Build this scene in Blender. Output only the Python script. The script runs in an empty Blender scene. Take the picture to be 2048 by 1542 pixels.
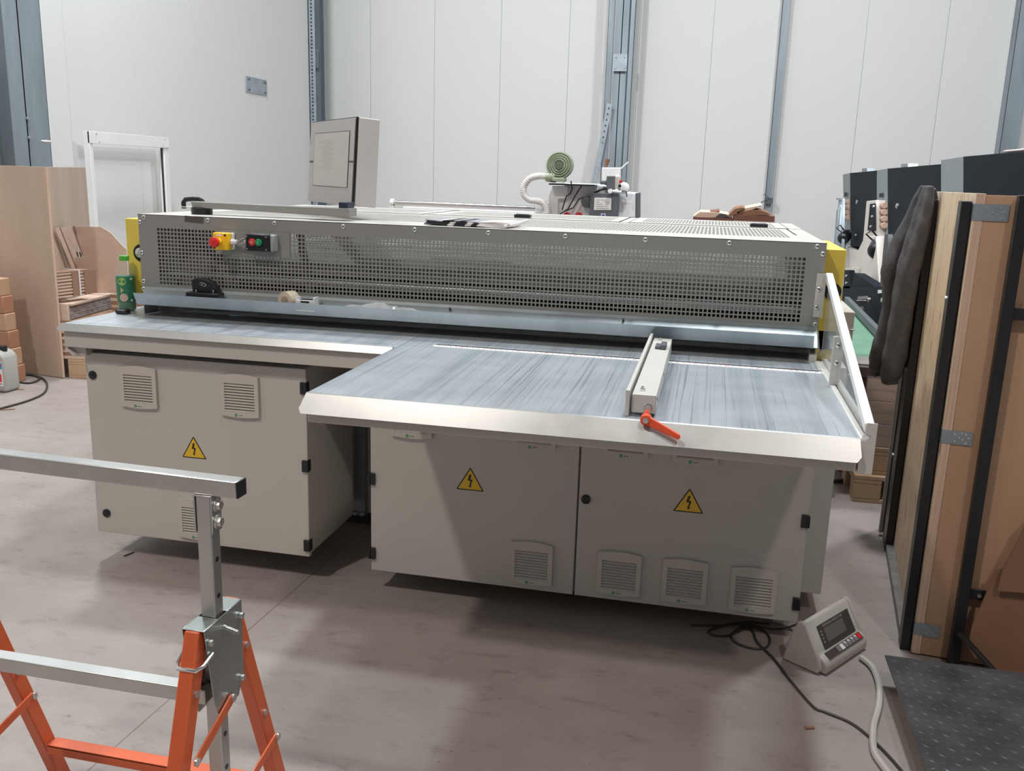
import bpy, math, random
from mathutils import Vector, Matrix
random.seed(7)
D = bpy.data
SC = bpy.context.scene
# ---------------------------------------------------------------- camera
FPX = 1808.94
yaw, pit, rol = -0.2092, -0.2263, 0.0305
CAM = Vector((2.217, -3.2313, 1.532))
fw = Vector((math.sin(yaw)*math.cos(pit), math.cos(yaw)*math.cos(pit), math.sin(pit)))
rt0 = Vector((math.cos(yaw), -math.sin(yaw), 0)); up0 = rt0.cross(fw)
rt = rt0*math.cos(rol)+up0*math.sin(rol); up = -rt0*math.sin(rol)+up0*math.cos(rol)
cd = D.cameras.new('camera'); cam = D.objects.new('camera', cd); SC.collection.objects.link(cam)
cd.sensor_width = 36; cd.lens = FPX/2048*36; cd.clip_start = .05; cd.clip_end = 200
cam.matrix_world = Matrix(((rt.x, up.x, -fw.x, CAM.x), (rt.y, up.y, -fw.y, CAM.y), (rt.z, up.z, -fw.z, CAM.z), (0, 0, 0, 1)))
SC.camera = cam
# ---------------------------------------------------------------- light
SC.view_settings.view_transform = 'Standard'; SC.view_settings.look = 'None'
SC.view_settings.gamma = 1; SC.view_settings.use_curve_mapping = False
SC.view_settings.exposure = 0.0
w = D.worlds.new('world'); SC.world = w; w.use_nodes = True
wb = w.node_tree.nodes['Background']; wb.inputs[0].default_value = (.86, .93, 1, 1); wb.inputs[1].default_value = .17
def lamp(name, loc, power, size, col, aim=(0, 0, 0)):
    l = D.lights.new(name, 'AREA'); l.shape = 'DISK'; l.size = size; l.energy = power; l.color = col
    o = D.objects.new(name, l); SC.collection.objects.link(o); o.location = loc
    o.rotation_euler = (Vector(aim)-Vector(loc)).to_track_quat('-Z', 'Y').to_euler()
COOL = (.92, .97, 1); WARM = (1, .91, .83)
for lx, ly, pw in ((-2.4, 3.2, 520), (1.2, 1.4, 120), (5.2, 3.4, 450)):
    lamp('high_bay_lamp', (lx, ly, 8.2), pw, .8, COOL, (lx, ly+4.2, 0))
lamp('high_bay_lamp', (2.8, .6, 8.0), 310, .6, COOL, (2.6, .5, 0))
lamp('high_bay_lamp', (-1.3, -5.6, 8.2), 260, .5, WARM, (.6, -1, 0))
lamp('high_bay_lamp', (4.6, -6.4, 8.2), 150, .5, WARM, (2.2, -1, 0))
# ---------------------------------------------------------------- pixel helper (for measuring the place)
def U(u, v, x=None, y=None, z=None):
    d = fw + rt*((u-1024)/FPX) - up*((v-771)/FPX)
    if x is not None: t = (x-CAM.x)/d.x
    elif y is not None: t = (y-CAM.y)/d.y
    else: t = (z-CAM.z)/d.z
    return CAM + d*t
# ---------------------------------------------------------------- materials
def nodes(m):
    m.use_nodes = True; nt = m.node_tree; return nt, nt.nodes, nt.links, nt.nodes['Principled BSDF']
def coords(nt, scale=(1, 1, 1), rot=(0, 0, 0)):
    g = nt.nodes.new('ShaderNodeNewGeometry'); mp = nt.nodes.new('ShaderNodeMapping')
    mp.inputs['Scale'].default_value = scale; mp.inputs['Rotation'].default_value = rot
    nt.links.new(g.outputs['Position'], mp.inputs['Vector']); return mp.outputs[0]
def noise(nt, vec, scale, detail=4, rough=.6):
    n = nt.nodes.new('ShaderNodeTexNoise'); n.inputs['Scale'].default_value = scale
    n.inputs['Detail'].default_value = detail; n.inputs['Roughness'].default_value = rough
    nt.links.new(vec, n.inputs['Vector']); return n.outputs['Fac']
def ramp(nt, fac, stops):
    r = nt.nodes.new('ShaderNodeValToRGB'); cr = r.color_ramp
    cr.elements[0].position, cr.elements[0].color = stops[0][0], (*stops[0][1], 1)
    cr.elements[1].position, cr.elements[1].color = stops[-1][0], (*stops[-1][1], 1)
    for p, c in stops[1:-1]:
        e = cr.elements.new(p); e.color = (*c, 1)
    nt.links.new(fac, r.inputs[0]); return r.outputs[0]
def mixc(nt, a, b, fac, mode='MIX'):
    m = nt.nodes.new('ShaderNodeMix'); m.data_type = 'RGBA'; m.blend_type = mode
    for s, v in ((m.inputs[0], fac), (m.inputs[6], a), (m.inputs[7], b)):
        if hasattr(v, 'is_output'): nt.links.new(v, s)
        elif isinstance(v, tuple): s.default_value = (*v, 1)
        else: s.default_value = v
    return m.outputs[2]
def bump(nt, h, bs, strength=.3, dist=.002):
    b = nt.nodes.new('ShaderNodeBump'); b.inputs['Strength'].default_value = strength; b.inputs['Distance'].default_value = dist
    nt.links.new(h, b.inputs['Height']); nt.links.new(b.outputs[0], bs.inputs['Normal'])
MATS = {}
def mat(name, col, rough=.5, metal=0, var=.08, scale=6, stretch=(1, 1, 1), bmp=0, bscale=200, bstretch=(1, 1, 1), spec=.5, alpha=None):
    if name in MATS: return MATS[name]
    m = D.materials.new(name); nt, N, L, bs = nodes(m)
    c1 = tuple(max(0, c*(1-var)) for c in col); c2 = tuple(min(1, c*(1+var)) for c in col)
    if var:
        f = noise(nt, coords(nt, stretch), scale)
        L.new(ramp(nt, f, [(.3, c1), (.7, c2)]), bs.inputs['Base Color'])
    else: bs.inputs['Base Color'].default_value = (*col, 1)
    bs.inputs['Roughness'].default_value = rough; bs.inputs['Metallic'].default_value = metal
    bs.inputs['Specular IOR Level'].default_value = spec
    if bmp: bump(nt, noise(nt, coords(nt, bstretch), bscale, 2), bs, bmp)
    MATS[name] = m; return m
def glassy(name, col, rough=.05, mixf=.75):
    m = D.materials.new(name); nt, N, L, bs = nodes(m)
    bs.inputs['Base Color'].default_value = (*col, 1); bs.inputs['Roughness'].default_value = rough
    tr = N.new('ShaderNodeBsdfTransparent'); tr.inputs[0].default_value = (*[.9+.1*c for c in col], 1)
    mx = N.new('ShaderNodeMixShader'); mx.inputs[0].default_value = 1-mixf
    L.new(tr.outputs[0], mx.inputs[1]); L.new(bs.outputs[0], mx.inputs[2]); L.new(mx.outputs[0], N['Material Output'].inputs[0])
    MATS[name] = m; return m
# walls
m = D.materials.new('sandwich_panel'); nt, N, L, bs = nodes(m); MATS['panel'] = m
wv = N.new('ShaderNodeTexWave'); wv.bands_direction = 'X'; wv.inputs['Scale'].default_value = 9; wv.inputs['Distortion'].default_value = 0
L.new(coords(nt, (1, 1, 0), (0, 0, math.radians(45))), wv.inputs['Vector'])
L.new(mixc(nt, (.69, .685, .67), (.72, .715, .70), noise(nt, coords(nt), .6)), bs.inputs['Base Color'])
bs.inputs['Roughness'].default_value = .5
bump(nt, wv.outputs['Fac'], bs, .22, .002)
# floor
m = D.materials.new('concrete_floor'); nt, N, L, bs = nodes(m); MATS['floor'] = m
c = ramp(nt, noise(nt, coords(nt, (1, 1.3, 1)), 1.3, 6, .65), [(.3, (.275, .232, .212)), (.55, (.33, .285, .263)), (.75, (.385, .34, .312))])
dirt = ramp(nt, noise(nt, coords(nt, (1, 2.2, 1)), 7, 8, .75), [(.30, (.62, .58, .55)), (.46, (1, 1, 1))])
c = mixc(nt, c, dirt, .8, 'MULTIPLY')
rust = ramp(nt, noise(nt, coords(nt, (1, 1.6, 1)), 3.1, 9, .8), [(.62, (0, 0, 0)), (.72, (1, 1, 1))])
c = mixc(nt, c, (.27, .17, .13), mixc(nt, (0, 0, 0), rust, .35))
speck = ramp(nt, noise(nt, coords(nt, (1, 1, 1)), 42, 3, .6), [(.27, (.45, .42, .4)), (.32, (1, 1, 1))])
c = mixc(nt, c, speck, .7, 'MULTIPLY')
# saw-cut joint running past the left cabinet
pa, pb = U(175, 1542, z=0), U(600, 1170, z=0); dn = (pb-pa); dn.z = 0; dn.normalize(); nn = Vector((-dn.y, dn.x, 0))
g = N.new('ShaderNodeNewGeometry'); dt = N.new('ShaderNodeVectorMath'); dt.operation = 'DOT_PRODUCT'; dt.inputs[1].default_value = nn
L.new(g.outputs['Position'], dt.inputs[0])
sb = N.new('ShaderNodeMath'); sb.operation = 'SUBTRACT'; sb.inputs[1].default_value = pa.dot(nn); L.new(dt.outputs['Value'], sb.inputs[0])
ab = N.new('ShaderNodeMath'); ab.operation = 'ABSOLUTE'; L.new(sb.outputs[0], ab.inputs[0])
lt = N.new('ShaderNodeMath'); lt.operation = 'LESS_THAN'; lt.inputs[1].default_value = .0025; L.new(ab.outputs[0], lt.inputs[0])
c = mixc(nt, c, (.20, .15, .12), lt.outputs[0])
L.new(c, bs.inputs['Base Color'])
L.new(ramp(nt, noise(nt, coords(nt), 3, 5), [(.3, (.42,)*3), (.7, (.62,)*3)]), bs.inputs['Roughness'])
bump(nt, noise(nt, coords(nt), 60, 4), bs, .15, .002)
# zinc table with dragged streaks along Y
def zinc(name, streak, c0, c1, metal=.75, rough=.38):
    m = D.materials.new(name); nt, N, L, bs = nodes(m); MATS[name] = m
    a = noise(nt, coords(nt, (130, 1.1, 1)), 1.0, 3, .6)
    a2 = noise(nt, coords(nt, (16, .35, 1)), 1.0, 3, .6)
    b = noise(nt, coords(nt, (1.2, 2.5, 1)), 3.5, 5, .6)
    base = ramp(nt, b, [(.3, c0), (.7, c1)])
    st = ramp(nt, a, [(.33, (.52, .55, .60)), (.46, (1, 1, 1))])
    st2 = ramp(nt, a2, [(.36, (.66, .69, .74)), (.52, (1, 1, 1))])
    base = mixc(nt, base, st, streak, 'MULTIPLY'); base = mixc(nt, base, st2, streak*.7, 'MULTIPLY')
    L.new(base, bs.inputs['Base Color']); bs.inputs['Metallic'].default_value = metal
    L.new(ramp(nt, b, [(.3, (rough-.02,)*3), (.7, (rough+.04,)*3)]), bs.inputs['Roughness'])
    bump(nt, noise(nt, coords(nt, (200, 6, 1)), 1, 2), bs, .03, .001)
    return m
zinc('table_zinc', .8, (.52, .565, .60), (.56, .605, .64), .6, .36)
zinc('lip_zinc', 0.0, (.45, .46, .455), (.56, .57, .565), .8, .34)
zinc('tray_zinc', .15, (.33, .375, .39), (.42, .47, .49), .9, .34)
galv = mat('galvanised', (.36, .41, .45), .45, .6, .18, 5)
steelc = mat('column_steel', (.27, .315, .35), .5, .3, .2, 3, (1, 1, .2))
tube_s = mat('tube_steel', (.58, .58, .56), .3, .9, .12, 4, (1, 1, .4))
chrome = mat('chrome', (.75, .75, .76), .18, 1, 0)
screwm = mat('screw_zinc', (.72, .72, .70), .3, .9, 0)
greyp = mat('grey_paint', (.265, .262, .247), .42, 0, .03, 3, bmp=.08, bscale=500)
grey7035 = mat('light_grey_paint', (.56, .545, .51), .42, 0, .03, 2, bmp=.05, bscale=600)
beige = mat('cabinet_paint', (.545, .515, .475), .4, 0, .03, 2, bmp=.05, bscale=600)
ventp = mat('vent_plastic', (.56, .525, .48), .35, 0, .02)
whitep = mat('white_paint', (.80, .80, .78), .4, 0, .03)
creamp = mat('cream_paint', (.70, .655, .60), .45, 0, .04)
black = mat('black_plastic', (.012, .013, .016), .35, 0, 0)
blackm = mat('black_painted_steel', (.016, .015, .016), .4, 0, .2, 8)
darkgap = mat('dark_void', (.02, .022, .022), .8, 0, 0)
anthr = mat('anthracite_paint', (.007, .012, .018), .65, 0, .06, spec=.15, bmp=.1, bscale=400)
slate = mat('slate_grey_paint', (.24, .275, .29), .5, 0, .04)
yellow = mat('yellow_paint', (.78, .60, .10), .4, 0, .04)
estopy = mat('yellow_plastic', (.92, .56, .02), .35, 0, 0)
redp = mat('red_plastic', (.70, .025, .03), .35, 0, 0)
greenp = mat('green_plastic', (.01, .28, .10), .35, 0, 0)
signy = mat('sign_yellow', (.80, .52, .03), .4, 0, 0)
signk = mat('sign_black', (.03, .018, .015), .45, 0, 0)
orange = mat('orange_paint', (.68, .125, .04), .38, 0, .05, 5)
lever = mat('orange_plastic', (.80, .10, .035), .35, 0, 0)
rubber = mat('black_rubber', (.02, .02, .02), .6, 0, 0)
cablew = mat('white_cable', (.50, .47, .43), .5, 0, .1)
cable_dk = mat('dark_cable', (.045, .04, .035), .5, 0, .1)
indic = mat('indicator_plastic', (.50, .455, .415), .4, 0, .05, 12)
lcd = mat('indicator_film', (.075, .06, .058), .25, 0, .05)
lcd2 = mat('indicator_lcd', (.16, .14, .13), .2, 0, 0)
whitel = mat('white_print', (.75, .75, .74), .5, 0, 0)
card = mat('cardboard', (.64, .485, .385), .8, 0, .07, 5, (1, 1, 3))
cardd = mat('cardboard_brown', (.26, .135, .078), .8, 0, .10, 5)
carde = mat('cardboard_edge', (.30, .18, .12), .85, 0, .25, 60, (1, 1, 8))
cardr = mat('cardboard_red', (.20, .085, .06), .8, 0, .2, 20)
film = glassy('stretch_film', (.75, .76, .78), .15, .55)
filmg = mat('grey_film', (.26, .24, .24), .22, 0, .5, 14, (1, 1, 3), spec=.9, bmp=.6, bscale=25)
filmc = glassy('clear_film', (.85, .86, .86), .12, .88)
acry = glassy('acrylic', (.62, .66, .66), .12, .72)
petg = glassy('bottle_plastic', (.70, .76, .72), .06, .86)
fleece = mat('grey_fleece', (.095, .092, .102), .95, 0, .2, 40, bmp=.9, bscale=260)
greenb = mat('green_belt', (.13, .29, .185), .35, 0, .2, 4)
roll = mat('wood_roller', (.62, .42, .32), .5, 0, .06)
blow = mat('blower_green', (.33, .38, .27), .42, .1, .05)
hosem = mat('white_hose', (.66, .63, .62), .35, 0, .08)
bgwhite = mat('machine_white', (.84, .85, .87), .4, 0, .03)
bggrey = mat('machine_grey', (.10, .11, .125), .5, 0, .03)
jug = mat('jug_plastic', (.40, .39, .36), .45, 0, .04)
bluel = mat('blue_print', (.03, .30, .55), .4, 0, 0)
capg = mat('green_cap', (.10, .42, .05), .35, 0, 0)
labg = mat('label_green', (.03, .19, .10), .4, 0, .1, 60)
labf = mat('label_lime', (.30, .46, .12), .4, 0, .2, 90)
labp = mat('label_pear', (.52, .48, .24), .4, 0, .1, 90)
laba = mat('label_apple', (.60, .44, .34), .4, 0, .1, 90)
juice = mat('green_juice', (.035, .16, .07), .2, 0, 0)
tapek = mat('dark_tape', (.09, .08, .08), .5, 0, .1)
tapeb = mat('beige_tape', (.55, .47, .36), .45, 0, .1, 30)
screenm = mat('screen_glass', (.45, .44, .40), .12, 0, .03)
bezel = mat('monitor_bezel', (.42, .41, .40), .25, .2, .02)
monm = mat('monitor_case', (.58, .55, .53), .6, 0, .03, bmp=.3, bscale=500)
plate = mat('diamond_plate', (.085, .085, .092), .38, .45, .35, 7, bmp=.25, bscale=90)
# plywood
def ply(name, c0, c1, fleck, vert=True, knots=True):
    m = D.materials.new(name); nt, N, L, bs = nodes(m); MATS[name] = m
    f = noise(nt, coords(nt, (2.6, 2.6, .7)), 1, 4, .55); c = ramp(nt, f, [(.3, c0), (.7, c1)])
    g = noise(nt, coords(nt, (45, 45, 5)), 1, 4, .7)
    c = mixc(nt, c, ramp(nt, g, [(.35, (.90, .87, .84)), (.6, (1, 1, 1))]), .4, 'MULTIPLY')
    if fleck:
        h = noise(nt, coords(nt, (75, 75, 9)), 1.0, 1, .4)
        c = mixc(nt, c, ramp(nt, h, [(.30, (.30, .20, .14)), (.35, (1, 1, 1))]), .9, 'MULTIPLY')
    if knots:
        v = N.new('ShaderNodeTexVoronoi'); v.inputs['Scale'].default_value = 1.6; L.new(coords(nt, (1, 1, .55)), v.inputs['Vector'])
        c = mixc(nt, c, ramp(nt, v.outputs['Distance'], [(.02, (.35, .22, .15)), (.04, (1, 1, 1))]), .8, 'MULTIPLY')
    L.new(c, bs.inputs['Base Color']); bs.inputs['Roughness'].default_value = .6
    return m
ply('ply_left', (.50, .375, .285), (.60, .46, .36), False)
ply('ply_light', (.68, .52, .37), (.80, .64, .48), True)
ply('ply_front', (.43, .255, .155), (.56, .35, .22), False)
ply('pallet_wood', (.42, .27, .16), (.58, .40, .26), False)
plye = mat('ply_edge', (.62, .44, .32), .7, 0, .25, 30, (14, 14, .1))
# ---------------------------------------------------------------- mesh builder
SPLIT = {'bolt', 'screw', 'rivet', 'nail', 'drive_bracket', 'side_hole', 'sensor', 'side_rail', 'corner_block', 'slot', 'pin', 'wiring', 'saddle', 'inner_panel', 'pin_holes', 'strap_hole'}
class MB:
    def __init__(s): s.V = []; s.F = []; s.M = []
    def add(s, vs, fs, m=0):
        n = len(s.V); s.V += [Vector(v) for v in vs]
        for f in fs: s.F.append([n+i for i in f]); s.M.append(m)
        return s
    def box(s, x0, x1, y0, y1, z0, z1, m=0):
        return s.hexa([(x0, y0, z0), (x1, y0, z0), (x1, y1, z0), (x0, y1, z0), (x0, y0, z1), (x1, y0, z1), (x1, y1, z1), (x0, y1, z1)], m)
    def hexa(s, p, m=0):
        return s.add(p, [(0, 3, 2, 1), (4, 5, 6, 7), (0, 1, 5, 4), (1, 2, 6, 5), (2, 3, 7, 6), (3, 0, 4, 7)], m)
    def obox(s, c, a, b, d, m=0):
        c, a, b, d = map(Vector, (c, a, b, d))
        return s.hexa([c-a-b-d, c+a-b-d, c+a+b-d, c-a+b-d, c-a-b+d, c+a-b+d, c+a+b+d, c-a+b+d], m)
    def beam(s, p, q, w, h, m=0, ref=(0, 0, 1)):
        p, q = Vector(p), Vector(q); t = (q-p).normalized(); a = t.cross(Vector(ref)).normalized(); b = a.cross(t)
        return s.obox((p+q)/2, (q-p)/2, a*w/2, b*h/2, m)
    def prism(s, pts, off, m=0):
        pts = [Vector(p) for p in pts]; off = Vector(off); n = len(pts)
        nrm = Vector((0, 0, 0))
        for i in range(n): nrm += pts[i].cross(pts[(i+1) % n])
        if nrm.dot(off) > 0: pts = pts[::-1]
        return s.add(pts+[p+off for p in pts], [tuple(range(n)), tuple(range(2*n-1, n-1, -1))]+[(i, n+i, n+(i+1) % n, (i+1) % n) for i in range(n)], m)
    def cyl(s, p, q, r, r2=None, n=20, m=0):
        p, q = Vector(p), Vector(q); t = (q-p).normalized(); a = t.orthogonal().normalized(); b = t.cross(a); r2 = r if r2 is None else r2
        vs = [p+(a*math.cos(2*math.pi*i/n)+b*math.sin(2*math.pi*i/n))*r for i in range(n)]+[q+(a*math.cos(2*math.pi*i/n)+b*math.sin(2*math.pi*i/n))*r2 for i in range(n)]
        return s.add(vs, [tuple(range(n-1, -1, -1)), tuple(range(n, 2*n))]+[(i, (i+1) % n, n+(i+1) % n, n+i) for i in range(n)], m)
    def tube(s, path, r, n=10, m=0, flat=None):
        path = [Vector(p) for p in path]; k = len(path); rs = r if isinstance(r, (list, tuple)) else [r]*k
        vs = []; a = None
        for i, p in enumerate(path):
            t = (path[min(i+1, k-1)]-path[max(i-1, 0)]).normalized()
            a = t.orthogonal().normalized() if a is None else (a-t*a.dot(t)).normalized()
            b = t.cross(a)
            for j in range(n):
                an = 2*math.pi*j/n; o = (a*math.cos(an)+b*math.sin(an))*rs[i]
                if flat: ax = Vector(flat[0]); o -= ax*o.dot(ax)*(1-flat[1])
                vs.append(p+o)
        fs = [(i*n+j, i*n+(j+1) % n, (i+1)*n+(j+1) % n, (i+1)*n+j) for i in range(k-1) for j in range(n)]
        fs += [tuple(range(n-1, -1, -1)), tuple(range((k-1)*n, k*n))]
        return s.add(vs, fs, m)
    def lathe(s, prof, c, axis=(0, 0, 1), n=28, m=0):
        c = Vector(c); t = Vector(axis).normalized(); a = t.orthogonal().normalized(); b = t.cross(a); vs = []
        for r, h in prof:
            for j in range(n):
                an = 2*math.pi*j/n; vs.append(c+t*h+(a*math.cos(an)+b*math.sin(an))*r)
        k = len(prof)
        fs = [(i*n+j, i*n+(j+1) % n, (i+1)*n+(j+1) % n, (i+1)*n+j) for i in range(k-1) for j in range(n)]
        fs += [tuple(range(n-1, -1, -1)), tuple(range((k-1)*n, k*n))]
        return s.add(vs, fs, m)
    def text(s, txt, size, o, r, u, m=0, depth=.0004, align='CENTER'):
        cu = D.curves.new('t', 'FONT'); cu.body = txt; cu.size = size; cu.align_x = align; cu.align_y = 'CENTER'; cu.extrude = depth; cu.resolution_u = 3
        ob = D.objects.new('t', cu); SC.collection.objects.link(ob); dg = bpy.context.evaluated_depsgraph_get()
        me = D.meshes.new_from_object(ob.evaluated_get(dg)); o, r, u = Vector(o), Vector(r).normalized(), Vector(u).normalized(); nn = r.cross(u)
        s.add([o+r*v.co.x+u*v.co.y+nn*v.co.z for v in me.vertices], [tuple(p.vertices) for p in me.polygons], m)
        D.objects.remove(ob); D.meshes.remove(me); D.curves.remove(cu); return s
    def pieces(s):
        par = list(range(len(s.V)))
        def find(i):
            while par[i] != i: par[i] = par[par[i]]; i = par[i]
            return i
        for f in s.F:
            for v in f[1:]: par[find(v)] = find(f[0])
        comp = {}
        for k, f in enumerate(s.F): comp.setdefault(find(f[0]), []).append(k)
        G = []
        for fs in comp.values():
            vs = {v for k in fs for v in s.F[k]}; lo = [min(s.V[v][a] for v in vs) for a in range(3)]; hi = [max(s.V[v][a] for v in vs) for a in range(3)]
            G.append([set(fs), lo, hi])
        ch = True
        while ch:
            ch = False
            for i in range(len(G)):
                for j in range(i+1, len(G)):
                    if all(G[i][1][a] < G[j][2][a]+.002 and G[j][1][a] < G[i][2][a]+.002 for a in range(3)):
                        G[i] = [G[i][0] | G[j][0], [min(G[i][1][a], G[j][1][a]) for a in range(3)], [max(G[i][2][a], G[j][2][a]) for a in range(3)]]; del G[j]; ch = True; break
                if ch: break
        out = []
        for fs, _, _ in G:
            m = MB(); mp = {}
            for k in sorted(fs):
                for v in s.F[k]:
                    if v not in mp: mp[v] = len(m.V); m.V.append(s.V[v])
                m.F.append([mp[v] for v in s.F[k]]); m.M.append(s.M[k])
            out.append(m)
        return out
    def build(s, name, mats, parent=None, *a, **k):
        if parent is not None and name in SPLIT:
            ps = s.pieces()
            if len(ps) > 1: return [p.build1(name, mats, parent, *a, **k) for p in ps][0]
        return s.build1(name, mats, parent, *a, **k)
    def build1(s, name, mats, parent=None, bevel=0, seg=2, smooth=35, org=None):
        if not isinstance(mats, (list, tuple)): mats = [mats]
        if org is None:
            if parent is not None: org = Vector(ORG[parent.name])
            else:
                xs = [v.x for v in s.V]; ys = [v.y for v in s.V]; zs = [v.z for v in s.V]
                org = Vector(((min(xs)+max(xs))/2, (min(ys)+max(ys))/2, min(zs)))
        me = D.meshes.new(name); me.from_pydata([tuple(v-org) for v in s.V], [], s.F)
        for mm in mats: me.materials.append(MATS[mm] if isinstance(mm, str) else mm)
        for p, mi in zip(me.polygons, s.M): p.material_index = mi
        if smooth:
            me.polygons.foreach_set('use_smooth', [True]*len(me.polygons)); me.set_sharp_from_angle(angle=math.radians(smooth))
        me.update()
        o = D.objects.new(name, me); SC.collection.objects.link(o)
        if parent is not None: o.parent = parent
        else: o.location = org
        ORG[o.name] = org
        if bevel:
            b = o.modifiers.new('bevel', 'BEVEL'); b.width = bevel; b.segments = seg; b.limit_method = 'ANGLE'; b.angle_limit = math.radians(40)
        return o
ORG = {}
def tag(o, label=None, cat=None, group=None, kind=None):
    if label: o['label'] = label
    if cat: o['category'] = cat
    if group: o['group'] = group
    if kind: o['kind'] = kind
    return o
def thing(name, loc, label, cat, group=None):
    o = D.objects.new(name, None); o.empty_display_size = .1; SC.collection.objects.link(o); o.location = loc; ORG[o.name] = Vector(loc)
    return tag(o, label, cat, group)
def copytree(o, dloc=(0, 0, 0), parent=None, rot=None):
    c = o.copy(); SC.collection.objects.link(c); c.parent = parent
    if parent is None: c.location = o.location+Vector(dloc)
    if rot is not None: c.rotation_euler = rot
    ORG[c.name] = ORG[o.name]+Vector(dloc)
    for ch in [k for k in D.objects if k.parent == o]: copytree(ch, dloc, c)
    return c
def grid_plate(mb, o, du, dv, us, vs, hole, th, m=0, mi=None):
    """sheet spanned by du,dv from o with cell borders us,vs; hole(i,j) leaves the cell open; th = thickness vector"""
    o, du, dv, th = map(Vector, (o, du, dv, th)); nu, nv = len(us), len(vs); n0 = len(mb.V)
    H = [[hole(i, j) for j in range(nv-1)] for i in range(nu-1)]
    vid = {}
    def V(i, j, k):
        key = (i, j, k)
        if key not in vid: vid[key] = len(mb.V); mb.V.append(o+du*us[i]+dv*vs[j]+th*k)
        return vid[key]
    hh = lambda i, j: (i < 0 or j < 0 or i >= nu-1 or j >= nv-1 or H[i][j])
    for i in range(nu-1):
        for j in range(nv-1):
            if H[i][j]: continue
            mb.F.append([V(i, j, 0), V(i+1, j, 0), V(i+1, j+1, 0), V(i, j+1, 0)]); mb.M.append(m)
            if mi is not None: pass
            mb.F.append([V(i, j+1, 1), V(i+1, j+1, 1), V(i+1, j, 1), V(i, j, 1)]); mb.M.append(m)
            if hh(i-1, j): mb.F.append([V(i, j, 0), V(i, j+1, 0), V(i, j+1, 1), V(i, j, 1)]); mb.M.append(m)
            if hh(i+1, j): mb.F.append([V(i+1, j+1, 0), V(i+1, j, 0), V(i+1, j, 1), V(i+1, j+1, 1)]); mb.M.append(m)
            if hh(i, j-1): mb.F.append([V(i+1, j, 0), V(i, j, 0), V(i, j, 1), V(i+1, j, 1)]); mb.M.append(m)
            if hh(i, j+1): mb.F.append([V(i, j+1, 0), V(i+1, j+1, 0), V(i+1, j+1, 1), V(i, j+1, 1)]); mb.M.append(m)
def perf(a0, a1, h0, h1, pitch=.015, hole=.010):
    """borders of a strip a0..a1 with holes from h0 to h1; returns list, set of hole cell indices"""
    n = int(round((h1-h0+pitch-hole)/pitch)); b = [a0]
    idx = set()
    for k in range(n):
        s = h0+k*pitch
        b += [s, s+hole]; idx.add(len(b)-2)
    b.append(a1); return b, idx
# ================================================================ setting
struct = lambda o: tag(o, kind='structure')
struct(MB().box(-14, 14, -10, 16, -.2, 0).build('floor', 'floor', smooth=0))
WX, WY, HT = -4.282, 12.31, 9.5
mb = MB().box(WX-.15, WX-.012, -10, 10.97, 0, HT, 1)
for k in range(-10, 5):
    y = 5.2121+(k-0)*1.15; y1 = min(y+1.15, 10.97)
    if k >= -10 and y < 10.97: mb.box(WX-.05, WX, y+.003, y1-.003, 0, HT, 0)
struct(mb.build('wall_left', ['panel', 'galvanised'], smooth=0))
mb = MB().box(-14, 14, WY+.012, WY+.15, 0, HT, 1)
for k in range(-8, 10):
    x = -2.5998+k*1.15; mb.box(x+.003, x+1.147, WY, WY+.05, 0, HT, 0)
struct(mb.build('wall_back', ['panel', 'galvanised'], smooth=0))
def hbeam(name, cx, cy, w, d, label, ax='x', z1=HT, t=.014):
    mb = MB()
    if ax == 'x':   # flanges parallel to X
        mb.box(cx-w/2, cx+w/2, cy-d/2, cy-d/2+t, 0, z1); mb.box(cx-w/2, cx+w/2, cy+d/2-t, cy+d/2, 0, z1); mb.box(cx-t/2, cx+t/2, cy-d/2, cy+d/2, 0, z1)
    else:
        mb.box(cx-w/2, cx-w/2+t, cy-d/2, cy+d/2, 0, z1); mb.box(cx+w/2-t, cx+w/2, cy-d/2, cy+d/2, 0, z1); mb.box(cx-w/2, cx+w/2, cy-t/2, cy+t/2, 0, z1)
    o = mb.build(name, 'column_steel', smooth=0); tag(o, label, 'column'); ORG[o.name] = o.location.copy(); return o
def cchan(mb, x0, x1, y0, y1, z1, t=.006, openx=1):
    mb.box(x0, x1, y0, y0+t, 0, z1); mb.box(x0, x1, y1-t, y1, 0, z1)
    if openx > 0: mb.box(x0, x0+t, y0, y1, 0, z1)
    else: mb.box(x1-t, x1, y0, y1, 0, z1)
# columns at the left wall
c1 = hbeam('steel_column', -4.11, 4.20, .30, .34, 'wide galvanised steel column at the far left edge in front of the left wall', 'y')
mb = MB()
for z in (1.75, 1.92): mb.cyl((-3.955, 4.2, z), (-3.935, 4.2, z), .016, n=6)
mb.build('bolt', 'galvanised', c1)
mb = MB(); cchan(mb, -4.2, -4.08, 4.50, 4.64, HT, openx=-1)
c2 = mb.build('steel_channel', 'column_steel', smooth=0); tag(c2, 'narrow steel channel beside the wide column on the left wall, with a hooked bracket', 'column')
mb = MB(); p = U(68, 278, x=-4.07); mb.box(-4.08, -4.068, p.y-.09, p.y+.09, p.z-.11, p.z+.11)
mb.build('bracket_plate', 'galvanised', c2)
mb = MB(); mb.tube([(-4.06, p.y-.03, p.z-.02), (-3.95, p.y+.02, p.z-.02), (-3.93, p.y+.06, p.z-.02)], .012); mb.cyl((-4.068, p.y-.05, p.z+.07), (-4.05, p.y-.05, p.z+.07), .012)
mb.build('hook', 'screw_zinc', c2)
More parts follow.
